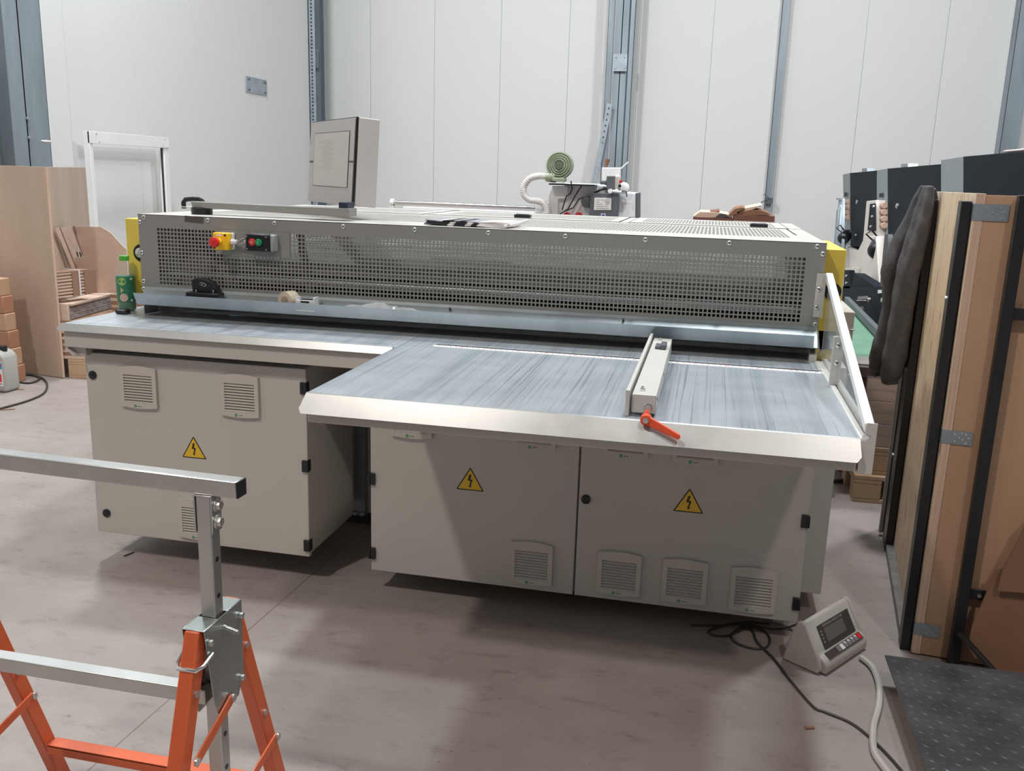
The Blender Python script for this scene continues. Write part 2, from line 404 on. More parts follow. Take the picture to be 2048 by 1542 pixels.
# corner column
c3 = hbeam('steel_column', -4.60, 11.75, .34, .34, 'steel column in the corner behind the grey monitor', 'x')
mb = MB(); mb.box(-4.41, -4.405, 11.45, 11.53, 0, HT); mb.box(-4.41, -4.33, 11.525, 11.53, 0, HT); mb.build('channel', 'column_steel', c3, smooth=0)
p = U(661, 118, y=11.5); mb = MB().box(-4.50, -4.33, 11.44, 11.452, p.z-.15, p.z+.15)
for dx in (-.06, .06):
    for dz in (-.1, .1): mb.cyl((-4.415+dx, 11.43, p.z+dz), (-4.415+dx, 11.44, p.z+dz), .013, n=6)
mb.build('splice_plate', 'galvanised', c3)
mb = MB(); xs = (WX+.002, WX+.10); du = [0, .03, .05, .07, .10]; vs = [0]
for k in range(66): vs += [2.0+k*.055, 2.0+k*.055+.03]
vs.append(6.5)
grid_plate(mb, (WX+.004, 10.99, 0), (1, 0, 0), (0, 0, 1), [0, .028, .056, .10], vs, lambda i, j: i == 1 and j % 2 == 1, (0, .003, 0))
o = mb.build('slotted_strip', 'galvanised', smooth=0); tag(o, 'perforated galvanised strip down the free edge of the left wall', 'strip')
# column on the back wall
c4 = hbeam('steel_column', .60, 12.06, .20, .30, 'steel column on the back wall behind the small white machine', 'x')
mb = MB(); cchan(mb, .38, .47, 11.86, 11.93, HT, openx=1); cchan(mb, .73, .80, 11.86, 11.93, HT, openx=-1); mb.build('channel', 'column_steel', c4, smooth=0)
p = U(1241, 125, y=11.85); mb = MB().box(.49, .71, 11.845, 11.857, p.z-.13, p.z+.13)
for dx in (-.07, .07):
    for dz in (-.08, .08): mb.cyl((.6+dx, 11.83, p.z+dz), (.6+dx, 11.845, p.z+dz), .013, n=6)
mb.build('splice_plate', 'galvanised', c4)
pA, pB = U(1189, 365, y=11.8), U(1216, 225, y=11.8); dd = (pB-pA).normalized(); sd = Vector((dd.z, 0, -dd.x))
mb = MB(); L_ = (pB-pA).length+1.6; vs = [0]
for k in range(int(L_/.09)): vs += [k*.09+.03, k*.09+.06]
vs.append(L_+.02)
pA = pA-dd*(pA.z-.02)/dd.z; grid_plate(mb, pA-sd*.045, sd, dd, [0, .035, .055, .09], vs, lambda i, j: i == 1 and j % 2 == 1, (0, .003, 0))
o = mb.build('slotted_angle_brace', 'galvanised', smooth=0); tag(o, 'sloping perforated galvanised angle leaning on the back wall column', 'brace')
# thin post right of centre
mb = MB(); cchan(mb, 3.02, 3.12, 12.18, 12.30, HT, openx=1)
o = mb.build('steel_post', 'column_steel', smooth=0); tag(o, 'thin galvanised post on the back wall above the pile of cardboard scraps', 'post')
p = U(1546, 400, y=12.15); mb = MB().box(3.03, 3.14, 12.1, 12.18, p.z-.06, p.z+.03).tube([(3.05, 12.1, p.z), (2.96, 12.05, p.z-.04), (2.94, 12.05, p.z-.12)], .008).tube([(3.1, 12.1, p.z), (3.0, 12.05, p.z+.09), (2.98, 12.05, p.z+.07)], .006)
mb.build('clamp', bggrey, o)
mb = MB(); cchan(mb, 6.35, 6.6, 12.05, 12.3, HT, openx=1)
tag(mb.build('steel_column', 'column_steel', smooth=0), 'steel column at the right edge of the back wall', 'column')
# cover plate on left wall
a, b = U(490, 148, x=WX), U(533, 195, x=WX)
mb = MB().box(WX, WX+.012, a.y, b.y, b.z+.02, a.z-.02)
o = mb.build('wall_plate', 'galvanised', bevel=.003); tag(o, 'small galvanised cover plate screwed to the white left wall', 'plate')
mb = MB()
for yy in (a.y+.08, b.y-.06):
    for zz in (a.z-.06, b.z+.06): mb.cyl((WX+.012, yy, zz), (WX+.03, yy, zz), .014, n=6)
mb.build('bolt', bggrey, o)
# loose aluminium door frame
xf = -4.08; y0, y1, zt = U(174, 262, x=xf).y, U(333, 280, x=xf).y, U(174, 262, x=xf).z
t = thing('door_frame', (xf, (y0+y1)/2, 0), 'white aluminium door frame standing loose against the left wall', 'door frame')
MB().box(xf-.05, xf+.02, y0, y0+.05, 0, zt).build('post', 'white_paint', t, .003); MB().box(xf-.05, xf+.02, y1-.09, y1, 0, zt-.12).build('post', 'white_paint', t, .003)
MB().box(xf+.0, xf+.03, y0, y1, zt-.12, zt).build('header', 'white_paint', t, .003)
mb = MB().box(xf-.02, xf+.0, y1-.10, y1-.09, 0, zt-.12)
mb.build('gasket', 'black_rubber', t)
mb = MB()
for yy, zz in ((y0+.1, zt-.02), (y0+.14, zt-.10), (y1-.08, zt-.02), (y1-.12, zt-.10), (y1-.04, zt-.11)): mb.cyl((xf+.03, yy, zz), (xf+.034, yy, zz), .009, n=8)
mb.build('screw', 'screw_zinc', t)

# ================================================================ the big machine
H = .95; GB, GT = 1.057, 1.347; W = 2.6
M_ = thing('infeed_machine', (1.3, .6, 0), 'long grey machine with a perforated guard over a worn zinc infeed table', 'machine')
# base and body
mb = MB().box(0, 2.6, .34, 1.5, .06, .90); mb.build('body', 'light_grey_paint', M_, .004)
mb = MB().box(.02, 2.58, .36, 1.48, 0, .06); mb.build('base_rail', cable_dk, M_)
MB().box(.775, .825, .30, .339, .06, .9).build('upright', 'galvanised', M_, .002)
mb = MB()
for dx in (.785, .815): mb.cyl((dx, .295, .075), (dx, .28, .075), .009, n=6)
mb.build('bolt', 'screw_zinc', M_)
mb = MB().box(0, 2.6, -.1, .34, .87, .90); mb.build('carrier_plate', greyp, M_)
MB().box(2.596, 2.705, -.02, .9, .0875, .93).build('side_panel', 'light_grey_paint', M_, .003)
# main table
D1, D2, XL, XJ, XR = -.326, -1.034, -.126, 1.185, 2.6
T = .004
mb = MB().box(XL, XR, D1, .5, H-T, H)
tbl = mb.build('table_top', 'table_zinc', M_, smooth=0)
lp = lambda xa, xb, y, z, dy, dz, ch, m: MB().prism([(xa, y, z), (xa-.012, y-dy*.75, z-dz*.75), (xa-.004, y-dy, z-dz), (xb-.006, y-dy, z-dz), (xb+.004, y-dy*.75, z-dz*.75), (xb, y, z)], (0, .003, .0025))
lp(XL, XJ-.01, D1, H, .014, .024, 0, 0).build('front_lip', 'lip_zinc', tbl, smooth=0)
mb = MB().box(XL-.001, XJ+.15, D1+.045, D1+.0465, H, H+.0004); mb.build('seam', 'tray_zinc', tbl, smooth=0)
# extension
ext = MB().box(XJ, XR, D2, D1, H-T, H).build('extension_table', 'table_zinc', M_, smooth=0)
lp(XJ, XR, D2, H, .030, .050, 0, 0).build('front_lip', 'lip_zinc', ext, smooth=0)
# skirts
mb = MB().box(XL+.004, XJ-.02, -.322, -.30, .862, .925).box(XL+.004, XL+.018, -.2995, .3, .853, .945)
mb.prism([(XL+.004, -.299, .87), (XL+.004, -.299, .853), (-.088, -.299, .826), (-.05, -.299, .826), (-.05, -.299, .87)], (0, .4, 0))
mb.prism([(XL+.004, -.32, .860), (XL+.004, -.32, .851), (-.088, -.32, .824), (-.078, -.32, .829)], (0, .02, 0))
mb.build('skirt', 'cabinet_paint', M_, .003)
mb = MB().box(XJ, 2.60, D2+.006, D2+.026, .867, .944).box(XJ, XJ+.02, D2+.026, D1+.05, .867, .944).box(XJ+.02, 2.6, D2+.026, D1+.05, .92, .93)
mb.build('skirt', 'cabinet_paint', M_, .003)
# ruler and slot
rl = MB().box(1.30, 2.602, -.264, -.234, H, H+.0012).build('ruler', whitel, M_, smooth=0)
mb = MB()
for k in range(130):
    x = 2.595-k*.01; hgt = .008 if k % 10 == 0 else .004; mb.box(x-.0008, x+.0008, -.264, -.264+hgt, H+.0012, H+.0016)
mb.build('tick_marks', 'sign_black', rl, smooth=0)
mb = MB(); mr = MB()
for k in range(1, 13): (mr if k % 1 == 0 else mb).text(str(k*10), .013, (2.6-k*.1, -.2445, H+.0013), (1, 0, 0), (0, 1, 0))
for k in range(1, 65):
    if k % 5: mb.text(str((k*2) % 10), .009, (2.6-k*.02, -.2445, H+.0013), (1, 0, 0), (0, 1, 0))
mr.build('numerals', 'red_plastic', rl, smooth=0); mb.build('numerals', 'sign_black', rl, smooth=0)
MB().box(1.30, 2.59, -.232, -.216, H-.001, H+.0010).build('slot', 'dark_void', M_, smooth=0)
MB().box(2.592, 2.602, -.2, .25, H, H+.002).box(2.575, 2.6, -.05, -.01, H, H+.022).build('corner_block', 'light_grey_paint', M_, .002)
# drip tray
mb = MB().prism([(.02, -.001, 1.060), (.02, -.010, 1.050), (.02, -.066, .998), (.02, -.068, 1.0), (.02, -.012, 1.052), (.02, -.003, 1.062)], (2.577, 0, 0))
mb.hexa([(.02, -.0675, .998), (2.585, -.0675, .998), (2.585, -.0655, .998), (.02, -.0655, .998), (.02, -.092, 1.046), (2.58, -.092, 1.044), (2.58, -.090, 1.044), (.02, -.090, 1.046)])
tray = mb.build('drip_tray', 'tray_zinc', M_, smooth=0)
mb = MB()
for u, v in ((901, 617), (1247, 638)):
    p = U(u, v, y=-.02); mb.cyl((p.x, -.02, 1.043), (p.x, -.03, 1.053), .004, n=10)
mb.build('screw', 'black_plastic', tray)
MB().box(2.602, 2.66, -.006, -.002, .985, 1.05).prism([(2.602, -.004, 1.05), (2.612, -.004, .985), (2.60, -.004, .952), (2.604, -.004, .952), (2.622, -.004, .985), (2.66, -.004, 1.0), (2.66, -.004, 1.05)], (0, -.002, 0)).build('corner_plate', 'tray_zinc', M_, smooth=0)
# guard front, perforated
ub, ui = perf(0, W, .0815, 2.53); vb, vi = perf(GB-GB, GT-GB, .018, .240)
def hole(i, j):
    if i not in ui or j not in vi: return False
    x = ub[i]; z = vb[j]
    return not (.335 < x < .648 and z > .145)
mb = MB(); grid_plate(mb, (0, 0, GB), (1, 0, 0), (0, 0, 1), ub, vb, hole, (0, .002, 0))
gp = mb.build('guard_panel', 'grey_paint', M_, smooth=0)
MB().box(.338, .646, -.003, 0, 1.205, 1.300).build('patch_plate', 'grey_paint', gp, smooth=0)
def screw(p, ax, par, r=.0075):
    p = Vector(p); ax = Vector(ax); mb = MB().lathe([(r*1.25, 0), (r*1.25, .0015), (r, .0018), (r, .004), (r*.7, .0055), (.0005, .006)], p, ax, 14)
    a = ax.orthogonal().normalized(); b = ax.cross(a)
    for d in (a, b): mb.obox(p+ax*.0056, d*.004, d.cross(ax)*.0009, ax*.0006, 1)
    return mb.build('screw', ['screw_zinc', 'black_plastic'], par)
for x, z in [(.027, 1.335), (.305, 1.334), (.585, 1.333), (.865, 1.333), (1.146, 1.333), (1.426, 1.333), (1.709, 1.333), (1.993, 1.333), (2.28, 1.334), (2.57, 1.335), (2.590, 1.311), (.008, 1.316), (.008, 1.196), (.010, 1.082), (.010, 1.052-.0), (2.59, 1.070), (2.588, 1.043)]:
    screw((x, -.0035 if z < 1.06 else 0, z), (0, -1, 0), gp)
# guard top
GD = 1.55
tb, ti = perf(0, GD, .25, .86)
tb2, ti2 = perf(.95, GD-.02, 1.03, 1.44)
cut = .93
ux, uxi = perf(0, W, .09, 2.50)
mb = MB(); vv = [v for v in tb if v < .90]+[.93]
grid_plate(mb, (0, 0, GT), (1, 0, 0), (0, 1, 0), ux, vv, lambda i, j: i in uxi and j in ti, (0, 0, -.002))
gt = mb.build('guard_top', 'light_grey_paint', M_, smooth=0)
def hatch(x0, x1):
    hx, hxi = perf(x0, x1, x0+.05, x1-.05); mb = MB(); grid_plate(mb, (0, 0, GT+.002), (1, 0, 0), (0, 1, 0), hx, tb2, lambda i, j: i in hxi and j in ti2, (0, 0, -.002))
    o = mb.build('hatch', 'light_grey_paint', M_, smooth=0); return o
h1 = hatch(.03, .86); h2 = hatch(.90, 1.80); h3 = hatch(1.85, 2.54)
for hh, x in ((h2, 1.35), (h3, 2.42)): MB().box(x-.038, x+.038, .96, 1.0, GT+.003, GT+.016).box(x-.03, x+.03, .968, .985, GT+.016, GT+.019).build('handle', 'black_plastic', hh, .004)
mb = MB().box(2.545, W, .93, GD, GT-.002, GT+.002).box(0, W, GD-.018, GD, GT-.002, GT+.002).box(0, .028, .93, GD, GT-.002, GT+.002)
mb.box(1.803, 1.847, .93, GD, GT-.012, GT+.0).box(.862, .898, .93, GD, GT-.012, GT)
mb.build('top_frame', 'light_grey_paint', M_, smooth=0)
mb = MB().box(.03, 2.54, .931, .949, GT-.003, GT+.0005).box(2.532, 2.539, .44, .931, GT+.0, GT+.0006)
for a_ in (.861, .893, 1.801, 1.843, 2.541): mb.box(a_, a_+.006, .949, GD-.02, GT-.003, GT+.0006)
mb.box(.03, 2.54, GD-.019, GD-.015, GT, GT+.0026); mb.build('gap_shade_strip', 'black_rubber', M_, smooth=0)  # shade of the open gaps around the hatches, drawn as black strips
mb = MB().box(0, .003, .002, GD, .9, GT-.002).box(W-.003, W, .002, GD, .9, GT-.002).box(0, W, GD-.003, GD, .9, GT-.002)
mb.build('guard_wall', 'grey_paint', M_, smooth=0)
# inside
mat('machine_paint_grey', (.27, .27, .25), .5, 0, .04)
mb = MB().prism([(.28, .09, 1.135), (.28, .52, 1.325), (2.58, .52, 1.325), (2.58, .09, 1.135)], (0, .004, 0))
mb.build('inner_deflector', 'machine_paint_grey', M_, smooth=0)
mb = MB(); mb.cyl((.05, .20, 1.03), (2.58, .20, 1.03), .05, n=28); mb.build('feed_roller', 'black_rubber', M_)
mb = MB(); mb.cyl((.05, .06, 1.118), (2.58, .06, 1.118), .006, n=10); mb.box(.3, 2.58, .11, .13, 1.092, 1.098); mb.build('cross_bar', 'chrome', M_)
mb = MB().box(.10, .27, .12, .16, 1.0, 1.29).cyl((.2, .09, 1.14), (.2, .12, 1.14), .06).beam((.12, .1, 1.29), (.36, .1, 1.07), .012, .012).beam((.62, .14, 1.30), (.66, .14, 1.06), .03, .02)
mb.build('drive_bracket', 'grey_paint', M_)
MB().box(0.01, 2.59, .42, .44, .951, 1.12).build('inner_wall', greyp, M_, smooth=0)
# tape strip
a, b, c, d_ = U(370, 431, y=-.001), U(407, 435, y=-.001), U(406, 447, y=-.001), U(369, 443, y=-.001)
MB().prism([a, b, c, d_], (0, -.0006, 0)).build('tape_strip', tapek, gp, smooth=0)
# emergency stop
x0, x1, z0, z1 = .352, .416, 1.226, 1.292
es = MB().box(x0, x1, -.052, -.022, z0, z1, 0).box(x0+.002, x1+.004, -.022, -.003, z0+.001, z1-.001, 1).build('emergency_stop', [estopy, whitel], M_, .004)
MB().box(x0+.016, x0+.040, -.0535, -.0518, z1-.013, z1-.006).build('label_tag', whitel, es, smooth=0)
MB().lathe([(.014, 0), (.014, .02), (.012, .022)], (x0+.027, -.052, 1.258), (0, -1, 0)).build('collar', estopy, es)
MB().lathe([(.011, .018), (.018, .026), (.0195, .034), (.018, .044), (.010, .047), (.001, .048)], (x0+.027, -.052, 1.258), (0, -1, 0)).build('stop_button', redp, es)
mb = MB()
for px, pz in ((x0+.007, z0+.008), (x1-.012, z1-.009)): mb.cyl((px, -.052, pz), (px, -.0535, pz), .004)
mb.build('screw', 'black_plastic', es)
MB().cyl((x1+.003, -.03, 1.258), (x1+.014, -.03, 1.258), .012, n=6).cyl((x1+.014, -.03, 1.258), (x1+.026, -.03, 1.258), .009).build('cable_gland', whitel, es)
MB().tube([(x1+.026, -.03, 1.258), (x1+.035, -.03, 1.260), (x1+.044, -.028, 1.268), (x1+.05, -.02, 1.272)], .0035).tube([(x1+.026, -.03, 1.256), (x1+.045, -.03, 1.25), (x1+.062, -.028, 1.255)], .0035).build('cable', mat('grey_cable', (.25, .25, .25), .5, 0, 0), es)
# start stop box
x0, x1, z0, z1 = .487, .585, 1.228, 1.292
sw = MB().box(x0, x1, -.050, -.020, z0, z1, 0).box(x0+.002, x1+.015, -.034, -.003, z0, z1, 1).box(x1, x1+.014, -.044, -.03, z0+.001, z1-.001, 1).build('switch_box', [black, mat('switch_grey', (.33, .34, .35), .5, 0, 0)], M_, .004)
for cx, mm, sy in ((x0+.030, redp, 'O'), (x0+.056, greenp, 'I')):
    mb = MB().lathe([(.0135, 0), (.0135, .006), (.0115, .008), (.0005, .0085)], (cx, -.050, 1.262), (0, -1, 0))
    mb.text(sy, .014, (cx, -.0588, 1.262), (1, 0, 0), (0, 0, 1), 1)
    mb.build('push_button', [mm, whitel], sw)
mb = MB()
for px in (x0+.006, x1-.012):
    for pz in (z0+.008, z1-.009): mb.cyl((px, -.05, pz), (px, -.0512, pz), .003)
mb.build('screw', 'screw_zinc', sw)
MB().cyl((x0-.013, -.03, 1.258), (x0+.001, -.03, 1.258), .009, n=8).build('cable_gland', mat('switch_grey', (0, 0, 0)), sw)
# yellow side covers
def ycover(x0, x1, hx, r):
    o = MB().box(x0, x1, .09, .62, .99, 1.322).build('side_cover', 'yellow_paint', M_, .003)
    MB().cyl((hx, .0895, 1.185), (hx, .086, 1.185), r, n=24).cyl((hx+.035*(1 if hx < 1 else -1), .0895, 1.185), (hx+.035*(1 if hx < 1 else -1), .0865, 1.185), r, n=24).build('grip_hole', black, o)
    return o
yl = ycover(-.122, -.001, -.055, .035)
MB().lathe([(.02, 0), (.02, .01), (.012, .014)], (-.055, .086, 1.186), (0, -1, 0)).build('shaft_end', 'screw_zinc', yl)
p = U(1662, 583, y=.09)
yr = MB().box(W+.001, W+.078, .09, .62, .93, 1.322).build('side_cover', 'yellow_paint', M_, .003)
MB().lathe([(.03, 0), (.03, .003)], (W+.045, .0895, p.z), (0, -1, 0)).build('grip_hole', 'black_plastic', yr)
MB().box(2.61, 2.92, 1.33, 1.9, .35, .95).box(2.905, 2.925, 1.325, 1.335, .86, .868).build('rear_cover', mat('rear_cover_paint', (.50, .45, .39), .45, 0, .03), M_, .006)
# right side guard with white sloping cap
gz = lambda y: .990+(y-D2)*(1.250-.990)/(-D2)
def cap(y0, y1):
    return MB().hexa([(2.606, y0, gz(y0)-.022), (2.628, y0, gz(y0)-.022), (2.628, y1, gz(y1)-.022), (2.606, y1, gz(y1)-.022), (2.606, y0, gz(y0)), (2.628, y0, gz(y0)), (2.628, y1, gz(y1)), (2.606, y1, gz(y1))])
capm = mat('cap_white', (.84, .85, .84), .4, 0, .03)
cap(D2, -.42).build('side_rail_cap', capm, M_, .0015); cap(-.417, -.005).build('side_rail_cap', capm, M_, .0015)
MB().prism([(2.615, D2+.03, .958), (2.615, D2+.03, gz(D2+.03)-.022), (2.615, -.424, gz(-.424)-.022), (2.615, -.424, .958)], (.003, 0, 0)).build('clear_panel', acry, M_, smooth=0)
MB().prism([(2.615, -.416, .958), (2.615, -.416, gz(-.416)-.022), (2.615, -.03, gz(-.03)-.022), (2.615, -.03, .958)], (.003, 0, 0)).build('clear_panel', acry, M_, smooth=0)
MB().box(2.6, 2.614, D2-.002, -.43, H-.012, H+.004).box(2.6, 2.635, -.43, -.05, H-.002, H+.0025).build('side_rail', 'white_paint', M_, .001)
MB().box(2.62, 2.634, D2, -.05, .867, .962).build('side_rail', 'light_grey_paint', M_, .001)
# end plate with round notch
pts = [(2.601, D2-.004, .867), (2.634, D2-.004, .867), (2.634, D2-.004, .992), (2.610, D2-.004, .992), (2.610, D2-.004, .966)]
for k in range(9):
    an = math.pi/2-math.pi*k/8; pts.append((2.611+.011*math.cos(an), D2-.004, .957+.009*math.sin(an)))
pts += [(2.601, D2-.004, .948)]
MB().prism(pts, (0, .004, 0)).build('end_plate', 'light_grey_paint', M_, smooth=0)
MB().cyl((2.611, D2+.0, .957), (2.611, D2+.002, .957), .0085, n=20).build('tube_end', capm, M_)
# brackets joining guard, acrylic
br = MB().box(2.578, 2.606, -.004, 0, 1.095, 1.245).box(2.603, 2.606, -.03, 0, 1.095, 1.245).build('bracket', grey7035, M_, .001)
screw((2.588, -.004, 1.192), (0, -1, 0), br); screw((2.587, -.004, 1.13), (0, -1, 0), br)
br = MB().box(2.596, 2.625, -.44, -.425, H+.005, 1.10).build('bracket', grey7035, M_, .001)
for z in (1.075, 1.022): screw((2.611, -.44, z), (0, -1, 0), br, .0075)
# ================================================================ electrical cabinets
def vent(cx, z0, par, y, h=.165, w_=.152):
    mb = MB(); x0, x1, z1 = cx-w_/2, cx+w_/2, z0+h; t = .012; fr = .016
    def arc(sx0, sx1, z, d, n=8): return [(sx0+(sx1-sx0)*k/n, y-0, z+d*math.sin(math.pi*k/n)) for k in range(n+1)]
    top = arc(x0, x1, z1-.008, .008); bot = arc(x0, x1, z0+.006, -.006)
    zi0, zi1 = z0+.022, z1-.036; xi0, xi1 = x0+fr, x1-fr
    mb.prism([(x0, y, zi1)]+top+[(x1, y, zi1)], (0, -t, 0)); mb.prism([(x0, y, zi0)]+bot+[(x1, y, zi0)], (0, -t, 0))
    mb.box(x0, xi0, y-t, y, zi0, zi1); mb.box(xi1, x1, y-t, y, zi0, zi1); mb.box(xi0, xi1, y-.003, y, zi0, zi1, 1)
    n = 10
    for k in range(n):
        z = zi0+(zi1-zi0)*k/n; s = (zi1-zi0)/n
        mb.hexa([(xi0, y-.012, z+.0005), (xi1, y-.012, z+.0005), (xi1, y-.003, z+s*.55), (xi0, y-.003, z+s*.55), (xi0, y-.012, z+.0025), (xi1, y-.012, z+.0025), (xi1, y-.003, z+s*.85), (xi0, y-.003, z+s*.85)], 0)
    mb.box(cx-.020, cx+.022, y-t-.0006, y-t, z0+.005, z0+.015, 2); mb.box(cx-.020, cx-.010, y-t-.0012, y-t-.0005, z0+.005, z0+.015, 3)
    mb.lathe([(.0028, 0), (.0028, .0004)], (cx-.015, y-t-.0012, z0+.010), (0, -1, 0), 10, 5)
    mb.box(cx-.006, cx+.012, y-t-.0010, y-t-.0005, z0+.0085, z0+.0115, 4)
    return mb.build('vent', [ventp, 'cabinet_paint', mat('vent_label', (.58, .56, .52), .5, 0, 0), greenp, mat('label_text', (.2, .2, .18), .5, 0, 0), mat('logo_pale', (.25, .5, .38), .5, 0, 0)], par, .0018)
def sign(cx, z0, par, y, w_=.103, h=.087):
    mb = MB()
    def tri(s, dy, m, r):
        c = [(cx-w_/2*s, z0+h/3-h/3*s), (cx+w_/2*s, z0+h/3-h/3*s), (cx, z0+h/3+h*2/3*s)]; g = (cx, z0+h/3); P = []
        for i in range(3):
            a = Vector(c[i]); b = Vector(c[i-1]); d = Vector(c[(i+1) % 3])
            P += [a+(b-a).normalized()*r, a+((b-a).normalized()+(d-a).normalized())*r*.28, a+(d-a).normalized()*r]
        mb.prism([(p.x, y-dy, p.y) for p in P], (0, -.0004, 0), m)
    tri(1, 0, 1, .005); tri(.86, .0004, 0, .001)
    B = [(-.003, .060), (.005, .059), (.0005, .042), (.009, .041), (.0025, .019), (.006, .019), (.0005, .010), (-.006, .020), (-.002, .0195), (.001, .036), (-.009, .037)]
    mb.prism([(cx+a, y-.0008, z0+b) for a, b in B], (0, -.0004, 0), 1)
    return mb.build('warning_sign', ['sign_yellow', 'sign_black'], par, smooth=0)
def cab(x0, x1, z0, z1, doors, yb, label):
    y = -.27
    t = thing('electrical_cabinet', ((x0+x1)/2, (y+yb)/2, z0), label, 'cabinet')
    MB().box(x0+.006, x1-.006, y+.026, yb, z0+.004, z1+.001).build('body', 'cabinet_paint', t, .004)
    out = []
    for a, b in doors: out.append(MB().box(a, b, y, y+.022, z0, z1).build('door', 'cabinet_paint', t, .003))
    return t, out
t, (d,) = cab(-.08, .826, .108, .836, [(-.08, .826)], .18, 'light grey electrical cabinet standing alone left of the gap, one door')
def lock(x, z, par):
    MB().lathe([(.0165, 0), (.0165, .005), (.012, .007), (.0005, .0075)], (x, -.27, z), (0, -1, 0)).box(x-.006, x+.006, -.2785, -.277, z-.0015, z+.0015).build('lock', 'black_plastic', par)
def hinge(x, z, par, s=1):
    MB().box(x-.012, x+.012, -.279, -.25, z-.022, z+.022).cyl((x+.009*s, -.277, z-.020), (x+.009*s, -.277, z+.020), .006).build('hinge', 'black_plastic', par, .001)
lock(-.05, .748, d); lock(-.034, .19, d)
vent(.148, .634, d, -.27); vent(.566, .634, d, -.27); vent(.364, .128, d, -.27); sign(.363, .455, d, -.27)
for z in (.765, .469, .155): hinge(.818, z, d)
t, (d1, d2) = cab(1.072, 2.603, .0875, .84, [(1.072, 1.832), (1.838, 2.603)], .16, 'wide light grey electrical cabinet with two doors under the table extension')
lock(1.863, .452, d2); sign(1.447, .440, d1, -.27); sign(2.212, .442, d2, -.27)
for cx in (1.230, 1.675): vent(cx, .615, d1, -.27)
for cx in (1.99, 2.222): vent(cx, .613, d2, -.27)
vent(1.68, .110, d1, -.27); vent(1.992, .110, d2, -.27); vent(2.218, .110, d2, -.27); vent(2.448, .108, d2, -.27)
hinge(1.078, .447, d1, -1); hinge(1.078, .157, d1, -1); hinge(2.592, .454, d2); hinge(2.592, .158, d2)
def PR(p):
    d = Vector(p)-CAM; w_ = d.dot(fw); return 1024+FPX*d.dot(rt)/w_, 771-FPX*d.dot(up)/w_
def solve(p, e, u, lo=0, hi=3, k=0):
    p, e = Vector(p), Vector(e); a = PR(p+e*lo)[k] > u
    for _ in range(50):
        mid = (lo+hi)/2
        if (PR(p+e*mid)[k] > u) == a: lo = mid
        else: hi = mid
    return lo
# ================================================================ control monitor on its swing arm
t = thing('control_monitor', (.2, .3, GT), 'grey boxed control monitor on a long flat swing arm above the guard', 'monitor')
ya = .13
a0, a1, a2, a3 = U(381, 403, y=ya), U(640, 415, y=ya), U(640, 431, y=ya), U(384, 415, y=ya)
arm = MB().hexa([a3, a2, a2+Vector((0, .06, 0)), a3+Vector((0, .06, 0)), a0, a1, a1+Vector((0, .06, 0)), a0+Vector((0, .06, 0))]).build('arm', 'grey_paint', t, .003)
b0, b1, b2, b3 = U(620, 414, y=.09), U(698, 417, y=.09), U(698, 434, y=.09), U(620, 429, y=.09)
MB().hexa([b3, b2, b2+Vector((0, .08, 0)), b3+Vector((0, .08, 0)), b0, b1, b1+Vector((0, .08, 0)), b0+Vector((0, .08, 0))]).build('arm_block', 'grey_paint', t, .002)
p = U(404, 424, y=.16); MB().cyl((p.x, .16, GT+.001), (p.x, .16, a2.z+.012), .042, n=28).build('swivel_base', 'black_plastic', t, .003)
P0 = U(703, 412, y=.18); P1 = U(712, 233, y=.195); uv_ = (P1-P0); hgt = uv_.length; uv_.normalize()
e = Vector((-.668, .737, 0)); e.normalize(); wd = solve(P0, e, 615)
n_ = e.cross(uv_).normalized()
if n_.dot(CAM-P0) < 0: n_ = -n_
uv2 = uv_; dp = solve(P0, -n_, 746)
mb = MB(); f0 = P0-n_*.012; mb.hexa([f0, f0+e*wd, f0+e*wd-n_*dp, f0-n_*dp, f0+uv2*hgt, f0+e*wd+uv2*hgt, f0+e*wd+uv2*hgt-n_*dp, f0+uv2*hgt-n_*dp])
mb.build('case', 'monitor_case', t, .004)
MB().hexa([P0-n_*.012, P0+e*wd-n_*.012, P0+e*wd-n_*.004, P0-n_*.004, P0-n_*.012+uv2*hgt, P0+e*wd-n_*.012+uv2*hgt, P0+e*wd-n_*.004+uv2*hgt, P0-n_*.004+uv2*hgt]).build('gasket', 'black_plastic', t)
g0 = P0+e*.006; wq = wd-.012; mb = MB().hexa([g0-n_*.004, g0+e*wq-n_*.004, g0+e*wq, g0, g0-n_*.004+uv2*(hgt-.004), g0+e*wq-n_*.004+uv2*(hgt-.004), g0+e*wq+uv2*(hgt-.004), g0+uv2*(hgt-.004)])
bz = mb.build('bezel', 'monitor_bezel', t, .001)
def sc(a, b, off=.0006): return P0+e*(wd*a)+uv2*(hgt*b)+n_*off
MB().prism([sc(.10, .20), sc(.88, .20), sc(.88, .85), sc(.10, .85)], n_*.0008).build('screen_edge', 'black_plastic', bz, smooth=0)
MB().prism([sc(.108, .207, .0014), sc(.872, .207, .0014), sc(.872, .843, .0014), sc(.108, .843, .0014)], n_*.0006).build('screen', 'screen_glass', bz, smooth=0)
mb = MB()
for k in range(18):
    b = .75-.02*k; a = .45+.04*math.sin(k*2.1); mb.prism([sc(a, b, .0021), sc(a+.22+.05*math.sin(k*1.7), b, .0021), sc(a+.22+.05*math.sin(k*1.7), b+.008, .0021), sc(a, b+.008, .0021)], n_*.0002)
mb.build('screen_text', mat('screen_faint', (.385, .375, .34), .15, 0, 0), bz, smooth=0)
mb = MB()
for a, b in ((.01, .5), (.90, .5)): mb.prism([sc(a, b-.01), sc(a+.08, b-.01), sc(a+.08, b+.01), sc(a, b+.01)], n_*.0012)
mb.build('sensor', 'black_plastic', bz, smooth=0)
